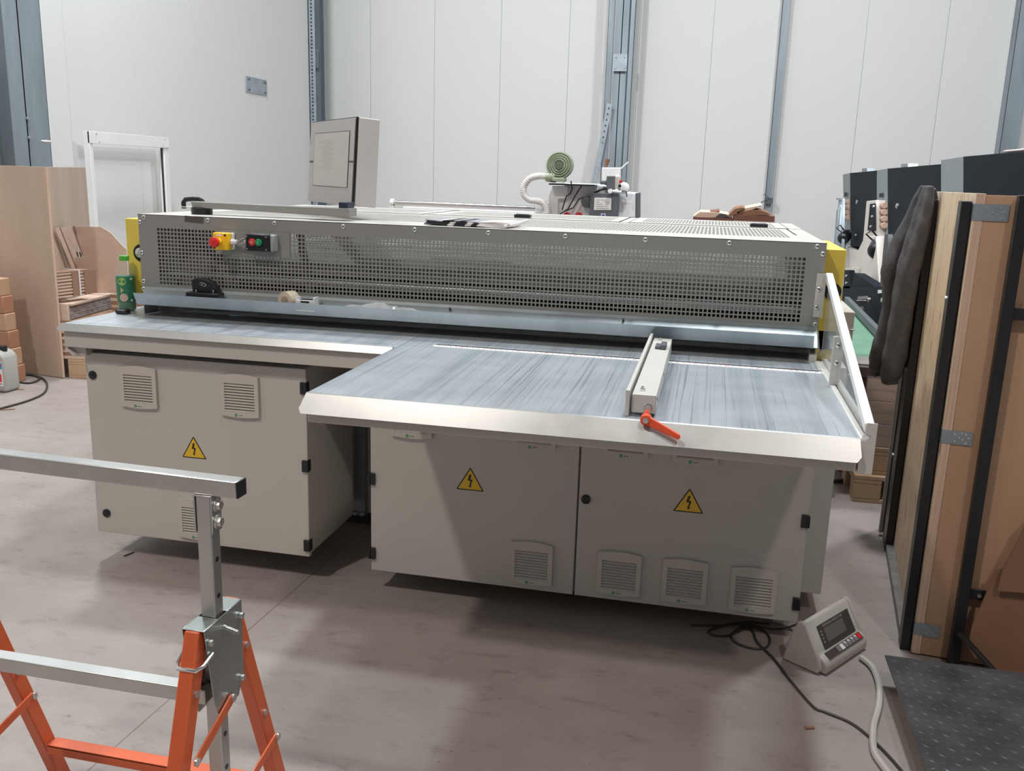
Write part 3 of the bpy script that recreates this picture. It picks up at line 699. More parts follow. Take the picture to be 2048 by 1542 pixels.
q = P0+e*.05-n_*.07; q.z = P0.z+.004; MB().box(b1.x-.045, b1.x-.008, .095, .165, b1.z-.004, q.z+.012).build('neck', mat('neck_blue', (.02, .03, .055), .4, 0, 0), t, .002)
# stop bar
t = thing('stop_fence', (2.075, -.55, H), 'grey stop bar lying across the table with an orange clamp lever at its front', 'stop bar')
yb = -.115
xl, xr = 2.052, 2.113; zt = 1.006
MB().box(xl, xr, -.985, yb, zt-.003, zt).box(xr-.003, xr, -.985, yb, H+.006, zt-.003).box(xl, xr, -.985, -.982, H+.008, zt-.003).build('bar', 'light_grey_paint', t, .0025)
MB().box(2.037, 2.047, -1.0, yb+.02, H+.0005, 1.018).build('fence_strip', grey7035, t, .001)
for yy in (-.94, -.17): MB().cyl((2.075, yy, zt), (2.075, yy, zt+.005), .0075, n=6).cyl((2.075, yy, zt+.005), (2.075, yy, zt+.011), .004).build('bolt', 'chrome', t)
MB().box(2.068, 2.085, -.33, -.27, zt+.0005, zt+.010).box(2.085, 2.103, -.335, -.265, zt+.0005, zt+.016).build('latch', bggrey, t, .0015)
mb = MB()
for yy in (-.93, -.62): mb.cyl((xr, yy, .985), (xr+.001, yy, .985), .006)
mb.build('side_hole', 'black_plastic', t)
hb_ = Vector((2.095, -1.005, .976)); mb = MB().cyl((2.095, -.982, .976), (2.095, -1.03, .976), .0075).cyl((2.095, -.982, .976), (2.095, -.992, .976), .010, n=6)
mb.build('spindle', 'chrome', t)
hc = U(1292, 838, y=-1.045); he = U(1356, 872, y=-1.07)
MB().lathe([(.0135, -.012), (.0135, .012), (.012, .014)], hc, (0, -1, 0)).build('hub', lever, t, .001)
dv = (he-hc).normalized(); sd = dv.cross(Vector((0, 1, 0))).normalized()
mb = MB(); pts = []
for k in range(9): an = math.pi/2+math.pi*k/8; pts.append(hc+dv*(.0+.0115*math.cos(an))+sd*.0115*math.sin(an))
for k in range(9): an = -math.pi/2+math.pi*k/8; pts.append(he+dv*(.006*math.cos(an))+sd*.007*math.sin(an))
mb.prism(pts, (0, -.009, 0)); mb.build('lever_arm', lever, t, .0025)
MB().lathe([(.007, 0), (.007, .004), (.0005, .0042)], hc+Vector((0, -.014, 0)), (0, -1, 0)).build('cap_screw', 'chrome', t)
# ================================================================ small things on the machine
by = .046; bx = U(251, 560, y=by).x
t = thing('juice_bottle', (bx, by, H), 'clear juice bottle with green cap and fruit label on the left table end', 'bottle')
MB().lathe([(.030, .001), (.035, .006), (.036, .03), (.0345, .05), (.036, .13), (.036, .145), (.033, .17), (.025, .192), (.0165, .205), (.0155, .212)], (bx, by, H)).build('body', 'bottle_plastic', t)
MB().lathe([(.029, .003), (.034, .008), (.035, .03), (.0335, .045)], (bx, by, H)).build('juice', 'green_juice', t)
MB().lathe([(.0195, .205), (.0195, .223), (.018, .225), (.001, .2255)], (bx, by, H)).build('cap', 'green_cap', t)
lb = MB().lathe([(.0358, .040), (.0366, .041), (.0372, .13), (.0366, .143), (.036, .144)], (bx, by, H), n=36).build('label_sleeve', 'label_green', t)
fd = (CAM-Vector((bx, by, H))); fd.z = 0; fd.normalize(); fs_ = Vector((0, 0, 1)).cross(fd)
def blob(off, z, r, mname, ng=12, sx=1):
    mb = MB(); pts = []
    for k in range(ng):
        an = 2*math.pi*k/ng; aa = (off+r*sx*math.cos(an))/.0375; pts.append(Vector((bx, by, H+z+r*math.sin(an)))+(fd*math.cos(aa)+fs_*math.sin(aa))*.0376)
    mb.add(pts+[Vector((bx, by, H+z))+(fd*math.cos(off/.0375)+fs_*math.sin(off/.0375))*.0378], [(i, (i+1) % ng, ng) for i in range(ng)])
    return mb
blob(-.016, .123, .017, 0).build('label_print', labf, lb); blob(-.011, .058, .017, 0).build('label_print', laba, lb); blob(-.014, .088, .014, 0, 3, 1.2).build('label_print', labp, lb)
blob(.022, .133, .006, 0, 4, 1.3).build('label_print', whitel, lb); blob(.020, .046, .006, 0, 4).build('label_print', whitel, lb)
p = U(246, 624, y=-.035)
t = MB().box(p.x-.024, p.x+.026, p.y-.02, p.y+.018, H+.0005, H+.021).build('black_remote', 'black_plastic', bevel=.007, seg=3)
tag(t, 'small rounded black gadget in front of the juice bottle', 'gadget')
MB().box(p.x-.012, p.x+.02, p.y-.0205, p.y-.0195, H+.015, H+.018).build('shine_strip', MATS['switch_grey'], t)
# tray things
t = thing('hole_punch', (.3, -.045, .988), 'black metal hole punch standing in the zinc tray', 'hole punch')
q = lambda pts, y: [U(a, b, y=y) for a, b in pts]
MB().prism(q([(383, 561), (388, 557), (398, 557), (414, 560), (424, 565), (432, 576), (440, 594), (428, 594), (421, 585), (401, 583), (386, 586), (384, 575)], -.05), (0, .030, 0)).build('lever', 'black_plastic', t, .002)
MB().box(U(376, 590, y=-.06).x, U(441, 590, y=-.06).x, -.078, -.030, 1.022, 1.060).build('base', 'black_plastic', t, .003)
MB().cyl(U(392, 592, y=-.056), U(393, 579, y=-.056), .003).cyl(U(427, 588, y=-.056), U(427, 580, y=-.056), .003).build('pin', 'chrome', t)
c_ = U(406, 569, y=-.0515); mb = MB(); mb.tube([c_+Vector((.013*math.cos(k*math.pi/8), 0, .006*math.sin(k*math.pi/8)-.003*math.cos(k*math.pi/8))) for k in range(17)], .0009, 6); mb.cyl(c_+Vector((-.003, 0, .005)), c_+Vector((-.003, 0, -.003)), .001)
mb.build('emblem', 'chrome', t)
p = U(578, 600, y=-.05)
t = MB().lathe([(.018, -.022), (.036, -.022), (.036, .022), (.018, .022)], (p.x, -.050, 1.048), (.35, 1, 0), 30).build('tape_roll', 'beige_tape', None); tag(t, 'beige roll of adhesive tape standing in the zinc tray', 'tape roll')
MB().lathe([(.0182, -.0221), (.022, -.0224), (.022, -.0221)], (p.x, -.050, 1.048), (.35, 1, 0), 30).build('core', 'cardboard', t)
t = thing('small_box', (.737, -.048, .9885), 'small open white box beside the tape roll in the tray', 'box')
MB().box(.700, .778, -.078, -.038, 1.015, 1.056).box(.700, .704, -.078, -.038, 1.056, 1.066).box(.772, .778, -.078, -.038, 1.056, 1.068).build('carton', whitel, t, .001)
MB().box(.712, .765, -.07, -.042, 1.056, 1.0575).box(.722, .756, -.0795, -.078, 1.047, 1.053).build('slot', 'black_plastic', t)
mb = MB(); nx, ny = 26, 5; random.seed(3); vs = []
for i in range(nx):
    for j in range(ny): vs.append((.86+.35*i/(nx-1), -.078+.07*j/(ny-1), 1.020+(.036*math.sin(math.pi*j/(ny-1))**.7*math.sin(math.pi*i/(nx-1))**.5)*(.75+.4*random.random())))
mb.add(vs, [(i*ny+j, (i+1)*ny+j, (i+1)*ny+j+1, i*ny+j+1) for i in range(nx-1) for j in range(ny-1)])
tag(mb.build('plastic_bag', film), 'crumpled clear plastic bag lying in the zinc tray', 'bag')
# newspaper
A, B = U(848, 448, z=GT+.004), U(1005, 455, z=GT+.004); dx = (B-A); dx.z = 0; L0 = dx.length; dx.normalize(); dy = Vector((-dx.y, dx.x, 0))
t = thing('folded_newspaper', (A.x+.15, A.y+.1, GT+.003), 'folded newspaper with black and white print on top of the guard', 'newspaper')
npk, npw, npg = mat('newsprint_black', (.02, .018, .025), .5, 0, 0), mat('newsprint_white', (.70, .67, .66), .6, 0, .05), mat('newsprint_grey', (.30, .31, .34), .6, 0, .5, 60)
for k in range(4):
    mb = MB(); z = GT+.003+.0045*k; o_ = A+dx*(.004*((k*7) % 3))+dy*.004*k; o_.z = z; segs = 14
    for s in range(segs):
        a_, b_ = s/segs*L0*1.05, (s+1)/segs*L0*1.05; wz = lambda v: .0015*math.sin(v*40+k)
        mb.hexa([o_+dx*a_+Vector((0, 0, wz(a_))), o_+dx*b_+Vector((0, 0, wz(b_))), o_+dx*b_+dy*.20+Vector((0, 0, wz(b_))), o_+dx*a_+dy*.20+Vector((0, 0, wz(a_))),
                 o_+dx*a_+Vector((0, 0, wz(a_)+.004)), o_+dx*b_+Vector((0, 0, wz(b_)+.004)), o_+dx*b_+dy*.20+Vector((0, 0, wz(b_)+.004)), o_+dx*a_+dy*.20+Vector((0, 0, wz(a_)+.004))], [0, 0, 0, 0, 1, 0, 0, 1, 0, 1, 1, 1, 1, 1][s] if k < 3 else [2, 2, 1, 0, 0, 2, 0, 2, 2, 1, 1, 1, 1, 1][s])
    mb.build('page', [npk, npw, npg], t, smooth=0)
mb = MB(); o_ = A+dx*L0*1.02; mb.tube([o_+Vector((0, 0, .004)), o_+dx*.03+dy*.05+Vector((0, 0, .01)), o_+dx*.05+dy*.15+Vector((0, 0, .022))], [.006, .008, .006], 8); mb.build('curled_edge', npw, t)
# black strap handle at left behind the arm
p0 = [U(a, b, y=.62) for a, b in ((368, 417), (367, 405), (371, 399), (385, 398), (398, 399), (404, 402), (408, 408))]
t = MB().tube(p0, .011, 10).build('lift_handle', 'black_plastic', M_)
q1 = U(370, 418, y=.62); MB().box(q1.x-.02, q1.x+.10, .60, .66, GT+.004, max(GT+.008, q1.z)).build('handle_foot', 'white_paint', t)
# ================================================================ sawhorse
S = thing('folding_sawhorse', (1.1, -1.79, 0), 'orange and galvanised height adjustable folding sawhorse in the left foreground', 'sawhorse')
ra, rb = U(0, 905, z=.97), U(487, 960, z=.97); rd = (rb-ra); rd.z = 0; rd.normalize(); pn = Vector((rd.y, -rd.x, 0))
# rail: square tube along rd, front-top edge through ra..rb
RS = .033
fe = U(470, 959, z=.97); fb = U(0, 905, z=.97)
ctr = lambda P: P+Vector((-pn.x, -pn.y, 0))*RS/2+Vector((0, 0, -RS/2))
fa, fb2 = U(0, 908, z=.97), U(471, 965, z=.97); rd = (fb2-fa).normalized(); pn = Vector((rd.y, -rd.x, 0))
q0, q1 = fa-rd*.45-pn*RS/2-Vector((0, 0, RS/2)), fb2-pn*RS/2-Vector((0, 0, RS/2))
rail = MB().beam(q0, q1, RS, RS).build('top_rail', 'tube_steel', S, .003)
MB().beam(q1, q1+rd*.003, RS*.97, RS*.97).build('end_cap', 'black_plastic', S, .001)
xp = 1.352; ypf = U(405, 1000, x=xp).y; PW = .03
pc = Vector((U(405, 1010, y=q1.y-RS/2).x, q1.y, 0))
PX0 = pc.x
def post(cx, cy):
    o = MB().box(cx-PW/2, cx+PW/2, cy-PW/2, cy+PW/2, .10, q1.z-RS/2).build('post', 'tube_steel', S, .002)
    mb = MB()
    for z in (.28, .355, .43, .505, .58, .655, .73, .805, .875): mb.cyl((cx+PW/2-.0005, cy, z), (cx+PW/2+.0006, cy, z), .0055, n=14)
    mb.build('pin_holes', 'black_plastic', o)
    mb = MB()
    mb.box(cx-PW/2-.004, cx-PW/2-.001, cy-PW/2-.002, cy+PW/2+.002, q1.z-RS/2-.075, q1.z-RS/2-.001).box(cx+PW/2+.001, cx+PW/2+.004, cy-PW/2-.002, cy+PW/2+.002, q1.z-RS/2-.075, q1.z-RS/2-.001).box(cx-PW/2-.004, cx+PW/2+.004, cy-PW/2-.002, cy+PW/2+.002, q1.z-RS/2-.003, q1.z-RS/2)
    mb.build('saddle', 'tube_steel', o, .0008)
    for z in (q1.z-RS/2-.022, q1.z-RS/2-.055):
        MB().cyl((cx+PW/2+.004, cy, z), (cx+PW/2+.006, cy, z), .013, n=20).cyl((cx+PW/2+.006, cy, z), (cx+PW/2+.014, cy, z), .0095, n=6).cyl((cx-PW/2-.004, cy, z), (cx-PW/2-.014, cy, z), .006, n=8).build('bolt', 'screw_zinc', o, .0008)
    return o
zb1 = .690; zb0 = .49
def trestle(cx, cy):
    post(cx, cy)
    # galvanised bracket, tapering downwards
    x0, x1 = cx-PW/2-.006, cx+PW/2+.006
    prof = [(cy-.070, zb1), (cy+.070, zb1), (cy+.068, zb0+.04), (cy+.045, zb0), (cy-.03, zb0), (cy-.045, zb0+.03)]
    o = MB().prism([(x1, a, b) for a, b in prof], (.002, 0, 0)).prism([(x0, a, b) for a, b in prof], (-.002, 0, 0)).box(x0, x1, cy+PW/2+.002, cy+.070, zb1-.002, zb1).box(x0, x1, cy-.070, cy-PW/2-.002, zb1-.002, zb1).build('bracket', mat('bright_zinc', (.42, .46, .45), .28, .85, .15, 8), S, .0008)
    for a, b in ((cy+.06, zb1-.03), (cy-.055, zb1-.03), (cy+.055, zb0+.035)): MB().cyl((x1+.002, a, b), (x1+.010, a, b), .0065, n=8).build('rivet', 'screw_zinc', o, .001)
    MB().cyl((x1+.002, cy, zb1-.025), (x1+.035, cy-.005, zb1-.03), .0045).build('locking_pin', 'chrome', o)
    MB().tube([(x1+.006, cy-.05, zb1-.055), (x1+.006, cy-.085, zb1-.062), (x1-.002, cy-.098, zb1-.066), (x0+.004, cy-.098, zb1-.066), (x0-.004, cy-.086, zb1-.062), (x0-.004, cy-.06, zb1-.045)], .0042, 10).build('pin_handle', 'chrome', o)
    for s in (1, -1):
        ty, tz = cy+s*.058, zb1-.006; by_ = cy+s*(.058+.34*tz); n2 = Vector((0, s*.34, -1)).normalized(); sdv = n2.cross(Vector((1, 0, 0)))
        T0, T1 = Vector((cx, ty, tz)), Vector((cx, by_, .0))
        leg = MB().beam(T0, T1, PW, .036, ref=(0, 1, 0)).build('leg', 'orange_paint', S, .003)
        mb = MB()
        for f in (.16, .45): 
            P = T0.lerp(T1, f); mb.cyl(P+Vector((PW/2, 0, 0)), P+Vector((PW/2+.004, 0, 0)), .007)
        mb.build('rivet', 'screw_zinc', leg)
    # folding stays
    zc = zb0-.01
    a_ = Vector((x1+.004, cy+.005, zc+.012)); b_ = Vector((x1+.004, cy-.115, .48)); 
    P = Vector((cx, cy-.058-.34*(zb1-.46), .46)); Q = Vector((x1+.006, cy+.012, .505))
    MB().beam(Vector((x1+.006, P.y+.01, P.z-.01)), Q, .004, .022, ref=(0, 1, 0)).build('stay', 'orange_paint', S, .001)
    P2 = Vector((x1+.006, cy+.058+.34*(zb1-.30), .30)); Q2 = Vector((x1+.006, cy+.0, .262))
    MB().beam(P2, Q2, .004, .022, ref=(0, 1, 0)).build('stay', 'orange_paint', S, .001)
    mb = MB()
    for v in (Vector((x1+.008, P.y+.01, P.z-.005)), Q, P2): mb.cyl(Vector((x1+.007, v.y, v.z)), Vector((x1+.012, v.y, v.z)), .008)
    mb.build('rivet', 'screw_zinc', S)
cyp = q1.y
trestle(PX0, cyp)
xL = PX0-.625; trestle(xL, cyp)
la, lb_ = U(0, 1315, z=.56), U(410, 1392, z=.56)
MB().box(xL-.35, PX0-PW/2+.02, cyp-.05, cyp-.02, .522, .553).build('spreader_bar', 'tube_steel', S, .002)
yy = cyp+.058+.34*(zb1-.145)
MB().box(xL+.02, PX0-.012, yy-.018, yy+.018, .138, .142).box(xL+.02, PX0-.012, yy-.018, yy-.015, .118, .142).build('crossbar', 'orange_paint', S, .001)
yy = cyp-.058-.34*(zb1-.17)
MB().box(xL+.02, PX0-.012, yy-.018, yy+.018, .138, .142).build('crossbar', 'orange_paint', S, .001)
# ================================================================ weighing indicator
A, B, C_ = U(1652, 1353, z=0), U(1733, 1298, z=0), U(1585, 1320, z=0)
ex = (B-A); ex.z = 0; wI = ex.length; ex.normalize(); ey = Vector((-ex.y, ex.x, 0))
dI = .155; SY, SZ = .80, .93
t = thing('weighing_indicator', A+ex*wI/2+ey*dI/2, 'grey plastic weighing scale indicator on the floor beside the right cabinet', 'weighing display')
prof = [(0, .010), (0, .034), (.012, .050), (.030, .060), (.040, .062), (.105, .158), (.118, .166), (.135, .160), (.150, .135), (dI+.03, .0)]
def ip(x, y, z): return A+ex*x+ey*y*SY+Vector((0, 0, z*SZ))
mb = MB(); mb.prism([ip(0, y, z) for y, z in [(0.004, .002)]+prof[:-1]+[(dI+.028, .002)]], ex*wI); mb.build('housing', 'indicator_plastic', t, .007, 3)
mb = MB().prism([ip(-.014, y, z) for y, z in [(.03, .001), (.02, .02), (.03, .055), (.05, .085), (.100, .160), (.118, .170), (.137, .163), (.155, .13), (dI+.035, .001)]], ex*.018); mb.build('side_cheek', 'indicator_plastic', t, .006, 3)
mb = MB().prism([ip(wI-.004, y, z) for y, z in [(.03, .001), (.02, .02), (.03, .055), (.05, .085), (.100, .160), (.118, .170), (.137, .163), (.155, .13), (dI+.035, .001)]], ex*.014); mb.build('side_cheek', 'indicator_plastic', t, .005, 3)
sl = (ip(0, .105, .158)-ip(0, .040, .062)); sl.normalize(); sn = ex.cross(sl).normalized()
def fp(a, b, off=.001): return ip(0, .040, .062)+ex*(wI*a)+sl*(b*.105)+sn*off
df = MB().prism([fp(.16, .06), fp(.90, .06), fp(.90, .80), fp(.16, .80)], sn*.0015).build('display_window', 'indicator_film', t, smooth=0)
MB().prism([fp(.27, .22, .0026), fp(.72, .22, .0026), fp(.72, .64, .0026), fp(.27, .64, .0026)], sn*.0008).build('lcd', 'indicator_lcd', df, smooth=0)
mb = MB().text('WEIGHING INDICATOR', .012, fp(.50, .72, .0028), ex, sl)
for k in range(4): mb.prism([fp(.19, .25+.11*k, .0027), fp(.215, .25+.11*k, .0027), fp(.215, .30+.11*k, .0027), fp(.19, .30+.11*k, .0027)], sn*.0004)
mb.build('print', mat('indicator_print', (.36, .33, .31), .5, 0, 0), df, smooth=0)
k0, k1 = ip(0, .0, .040), ip(0, .032, .0605); ks = (k1-ip(0, .008, .047)); ks.normalize(); kn = ex.cross(ks).normalized()
kp = lambda a, b, off: ip(0, .008, .0475)+ex*(wI*a)+ks*(b*.028)+kn*off
kb = MB().prism([kp(.10, .05, .001), kp(.93, .05, .001), kp(.93, .95, .001), kp(.10, .95, .001)], kn*.002).build('keypad', 'indicator_film', t, smooth=0)
for k in range(7):
    a = .34+.083*k; mm = MATS['red_plastic'] if k == 6 else (whitel if k == 1 else mat('key_grey', (.20, .19, .19), .5, 0, 0))
    o = MB().prism([kp(a, .18, .0032), kp(a+.07, .18, .0032), kp(a+.07, .86, .0032), kp(a, .86, .0032)], kn*.001).build('key', mm, kb, smooth=0)
mb = MB()
for k in (2, 3, 4, 5): a = .34+.083*k; mb.prism([kp(a+.01, .85, .0044), kp(a+.06, .85, .0044), kp(a+.06, .50, .0044)], kn*.0003)
mb.build('key_print', whitel, kb, smooth=0)
# cables
def cable(name, pts, r, m, label, z=0, n=8, sub=6):
    P = [U(a, b, z=(z if len(c_) == 0 else c_[0])+r) for a, b, *c_ in pts]; Q = []
    for i in range(len(P)-1):
        p0, p1, p2, p3 = P[max(i-1, 0)], P[i], P[i+1], P[min(i+2, len(P)-1)]
        for k in range(sub):
            s = k/sub; Q.append(.5*((2*p1)+(p2-p0)*s+(2*p0-5*p1+4*p2-p3)*s*s+(3*p1-p0-3*p2+p3)*s**3))
    Q.append(P[-1]); o = MB().tube(Q, r, n).build(name, m); tag(o, label, 'cable'); return o
cable('floor_cable', [(1722, 1315), (1745, 1335), (1758, 1370), (1758, 1410), (1747, 1455), (1748, 1500), (1765, 1530), (1790, 1560)], .010, 'white_cable', 'thick pale cable running from the weighing indicator to the platform scale')
cable('coiled_cable', [(1540, 1247), (1480, 1245), (1425, 1258), (1420, 1268), (1450, 1272), (1480, 1262), (1500, 1252), (1528, 1262), (1540, 1280), (1530, 1296), (1500, 1296), (1470, 1284), (1463, 1268), (1490, 1252), (1505, 1262), (1515, 1285), (1550, 1320), (1580, 1360), (1625, 1412), (1650, 1424), (1700, 1445), (1740, 1475), (1780, 1515), (1810, 1550)], .0042, 'dark_cable', 'thin dark cable looped beside the cabinet and trailing across the floor')
cable('floor_cable', [(1380, 1250), (1440, 1251), (1490, 1249), (1550, 1258), (1590, 1250, .03), (1630, 1228, .09), (1622+46, 1228, .115)][:6], .004, 'dark_cable', 'short dark cable from the coil to the back of the weighing indicator')
cable('floor_cable', [(1545, 1240), (1570, 1248), (1592, 1262), (1606, 1270)], .007, 'white_cable', 'short pale cable lying behind the weighing indicator')
p = U(8, 770, z=0)
cable('garden_hose', [(30, 752), (60, 750), (80, 757), (60, 766), (30, 763)], .007, 'dark_cable', 'short loop of dark hose beside the canister')
cable('garden_hose', [(20, 748), (55, 749), (82, 755), (94, 768), (88, 786), (60, 800), (20, 812), (-20, 822)], .007, 'dark_cable', 'long dark hose curving over the floor in front of the canister')
# ================================================================ platform scale
zt = .10; tl = U(1770, 1310, z=zt); x0, y1 = tl.x, tl.y; x1, y0 = x0+1.2, y1-1.2
t = thing('platform_scale', ((x0+x1)/2, (y0+y1)/2, 0), 'black diamond plate platform scale on the floor in the lower right', 'platform scale')
mb = MB().box(x0, x1, y0, y1, zt-.006, zt); p = .032
for i in range(int(1.2/p)):
    for j in range(int(1.2/p)):
        cx, cy = x0+.02+i*p, y0+.02+j*p; an = math.radians(35 if (i+j) % 2 else -40); d = Vector((math.cos(an), math.sin(an), 0)); s_ = Vector((-d.y, d.x, 0)); c0 = Vector((cx, cy, zt))
        mb.add([c0+d*.0135, c0+s_*.005, c0-d*.0135, c0-s_*.005, c0+Vector((0, 0, .0013))], [(0, 1, 4), (1, 2, 4), (2, 3, 4), (3, 0, 4)])
mb.build('deck', 'diamond_plate', t, smooth=0)
MB().box(x0+.05, x1-.05, y0+.05, y1-.05, .035, zt-.006).build('frame', bggrey, t)
for fx in (x0+.09, x1-.09):
    for fy in (y0+.09, y1-.09): MB().cyl((fx, fy, 0), (fx, fy, .036), .028).build('foot', 'black_rubber', t)
# ================================================================ crate in its steel rack
XC, YC, ZC = 2.985, -.215, 1.526
t = thing('plywood_crate', (2.97, -.215, 0), 'tall pale plywood crate with metal corner straps on the right', 'crate')
MB().box(XC, XC+.028, YC, .96, .006, ZC).build('side_panel', ['ply_light'], t, .001)
MB().box(XC+.002, XC+.0275, YC-.001, YC-.0002, .006, ZC-.001).build('panel_edge', 'ply_edge', t, smooth=0)
MB().box(XC+.0285, 3.75, YC+.001, YC+.020, .006, ZC-.004).build('front_panel', 'ply_front', t, .001)
MB().box(XC+.03, 3.75, YC+.02, .9, ZC-.03, ZC-.012).box(XC+.03, 3.75, YC+.02, .9, .03, .05).box(3.73, 3.75, YC+.02, .9, .04, ZC-.03).build('inner_panel', 'ply_front', t)
def strap(z, x1, h):
    mb = MB().box(XC-.0015, x1, YC-.0025, YC-.001, z-h/2, z+h/2).box(XC-.0018, XC-.0003, YC-.0025, YC+.045, z-h/2, z+h/2)
    o = mb.build('corner_strap', 'galvanised', t, smooth=0); mb = MB(); md = MB()
    for k, (a, b) in enumerate(((.2, .25), (.25, -.25), (.45, .0), (.55, .36), (.62, -.1), (.75, .3), (.8, -.35), (.9, .05))):
        q_ = (XC+.03+(x1-XC-.03)*(a-.1), YC-.0026, z+b*h); mb.cyl(q_, (q_[0], q_[1]-.0015, q_[2]), .0032, n=10)
    for a in range(2):
        for b in range(4): q_ = (XC-.0018, YC+.012+a*.016, z-h*.35+b*h*.23); md.cyl(q_, (q_[0]-.0006, q_[1], q_[2]), .003, n=8)
    mb.build('nail', 'screw_zinc', o); md.build('strap_hole', 'black_plastic', o)
pz = U(1975, 425, y=YC).z; strap(pz, U(2016, 425, y=YC).x, .05)
pz = U(1910, 874, y=YC).z; strap(pz, U(1943, 878, y=YC).x, .045)
pz = U(1850, 1258, y=YC).z; strap(pz, U(1878, 1262, y=YC).x, .045)
t.rotation_euler.z = -.112
t = thing('steel_rack', (2.97, -.215, 0), 'black steel frame standing tight around the plywood crate', 'rack')
MB().box(XC-.034, XC-.004, -.195, -.125, .0, 1.502).build('post', 'black_painted_steel', t, .002)
MB().box(XC-.034, XC-.004, .70, .85, .0, 1.495).build('post', 'black_painted_steel', t, .002)
MB().box(XC-.036, XC-.010, .94, .99, .0, 1.40).build('post', 'black_painted_steel', t, .002)
c0 = U(1897, 1325, y=-.26).x; MB().box(c0, c0+.034, -.262, -.228, .0, 1.525).build('post', 'black_painted_steel', t, .002)
z_ = U(2047, 627, y=-.24).z; MB().box(c0+.034, 3.8, -.25, -.235, z_-.018, z_+.018).build('crossbar', 'black_painted_steel', t, .001)
z_ = U(1960, 1185, y=-.24).z; tb_ = MB().box(c0+.03, U(1970, 1185, y=-.24).x, -.243, -.236, z_-.018, z_+.018).build('fixing_tab', 'black_painted_steel', t, .002)
bp = U(1958, 1186, y=-.243); MB().cyl(bp, bp+Vector((0, -.006, 0)), .007, n=6).build('bolt', 'screw_zinc', tb_)
pA, pB = U(1922, 1262, y=-.28), U(2012, 1350, y=-.40); MB().beam(pA, pB, .014, .014).build('brace', 'black_painted_steel', t, .001)
MB().box(XC-.030, XC+.03, -.12, .80, 0, .034).build('base_bar', mat('dusty_steel', (.20, .19, .185), .5, .2, .2, 20), t, .002)
MB().box(XC-.05, XC-.036, .875, .90, .02, .86).build('rod', mat('plain_rod', (.42, .38, .34), .5, 0, .1), t)
mb = MB()
for q_ in (Vector((XC-.034, -.16, 1.20)), Vector((XC-.034, .835, .40))): mb.cyl(q_, q_+Vector((-.006, 0, 0)), .008, n=6)
mb.build('bolt', 'screw_zinc', t)
t.rotation_euler.z = -.112
# cardboard leaning in front of the crate
def plate_px(mb, uv, off, m=0, **k): return mb.prism([U(a, b, **k) for a, b in uv], off, m)
o = plate_px(MB(), [(1970, 1190), (1992, 1137), (2008, 1136), (2100, 1160), (2100, 1345), (1990, 1345), (1935, 1290), (1944, 1250)], (0, -.006, 0), y=-.30).build('cardboard_sheet', 'cardboard_brown'); tag(o, 'brown cardboard flap leaning in front of the crate, behind the taller folded piece', 'cardboard')
o = plate_px(MB(), [(2060, 1030), (2035, 1080), (2005, 1138), (1994, 1180), (2110, 1190), (2110, 980)], (0, -.006, 0), y=-.325).build('cardboard_sheet', 'cardboard_brown'); tag(o, 'taller brown folded cardboard at the right edge beside the crate', 'cardboard')
# ================================================================ jacket
J = thing('hanging_jacket', (2.9, .35, .75), 'dark grey fleece jacket hanging from the far post of the black rack', 'jacket')
def cloth(name, pts, ya, yb, fold=0, seed=1):
    k = len(pts); P, R_ = [], []
    for i, (a, b, r) in enumerate(pts):
        p = U(a, b, y=ya+(yb-ya)*i/(k-1)); P.append(p); R_.append(r*(p-CAM).dot(fw)/FPX)
    Q, RR = [], []; sub = 7
    for i in range(k-1):
        p0, p1, p2, p3 = P[max(i-1, 0)], P[i], P[i+1], P[min(i+2, k-1)]
        for s_ in range(sub): s = s_/sub; Q.append(.5*((2*p1)+(p2-p0)*s+(2*p0-5*p1+4*p2-p3)*s*s+(3*p1-p0-3*p2+p3)*s**3)); RR.append(R_[i]+(R_[i+1]-R_[i])*(3*s*s-2*s**3))
    Q.append(P[-1]); RR.append(R_[-1]); n = 28; mb = MB().tube(Q, RR, n); random.seed(seed); ph = [random.random()*6 for _ in range(4)]
    for i in range(len(Q)):
        for j in range(n):
            v = mb.V[i*n+j]; c = Q[i]; an = 2*math.pi*j/n
            f = 1+.13*math.sin(an*3+ph[0]+i*.05)+.07*math.sin(an*5+ph[1]-i*.09)+.04*math.sin(i*.8+an*2+ph[2])
            mb.V[i*n+j] = c+(v-c)*f
    o = mb.build(name, 'grey_fleece', J, smooth=60); sb_ = o.modifiers.new('s', 'SUBSURF'); sb_.levels = 1; sb_.render_levels = 1; return o
cloth('body', [(1864, 376, 7), (1862, 405, 10), (1851, 450, 11), (1844, 500, 11), (1834, 560, 11), (1822, 620, 11), (1814, 680, 9), (1806, 735, 6)], .70, .80, seed=4)
cloth('sleeve', [(1850, 372, 8), (1838, 405, 13), (1822, 450, 17), (1803, 490, 21), (1789, 535, 25), (1784, 570, 20), (1783, 610, 19), (1775, 660, 21), (1763, 700, 21), (1754, 727, 17), (1753, 733, 14), (1753, 745, 15)], .74, .88, seed=2)
cloth('sleeve', [(1858, 371, 9), (1852, 410, 16), (1842, 455, 19), (1830, 500, 21), (1818, 550, 22), (1808, 610, 22), (1799, 660, 22), (1790, 710, 22), (1782, 744, 19), (1780, 750, 15), (1780, 765, 15)], .66, .74, seed=5)
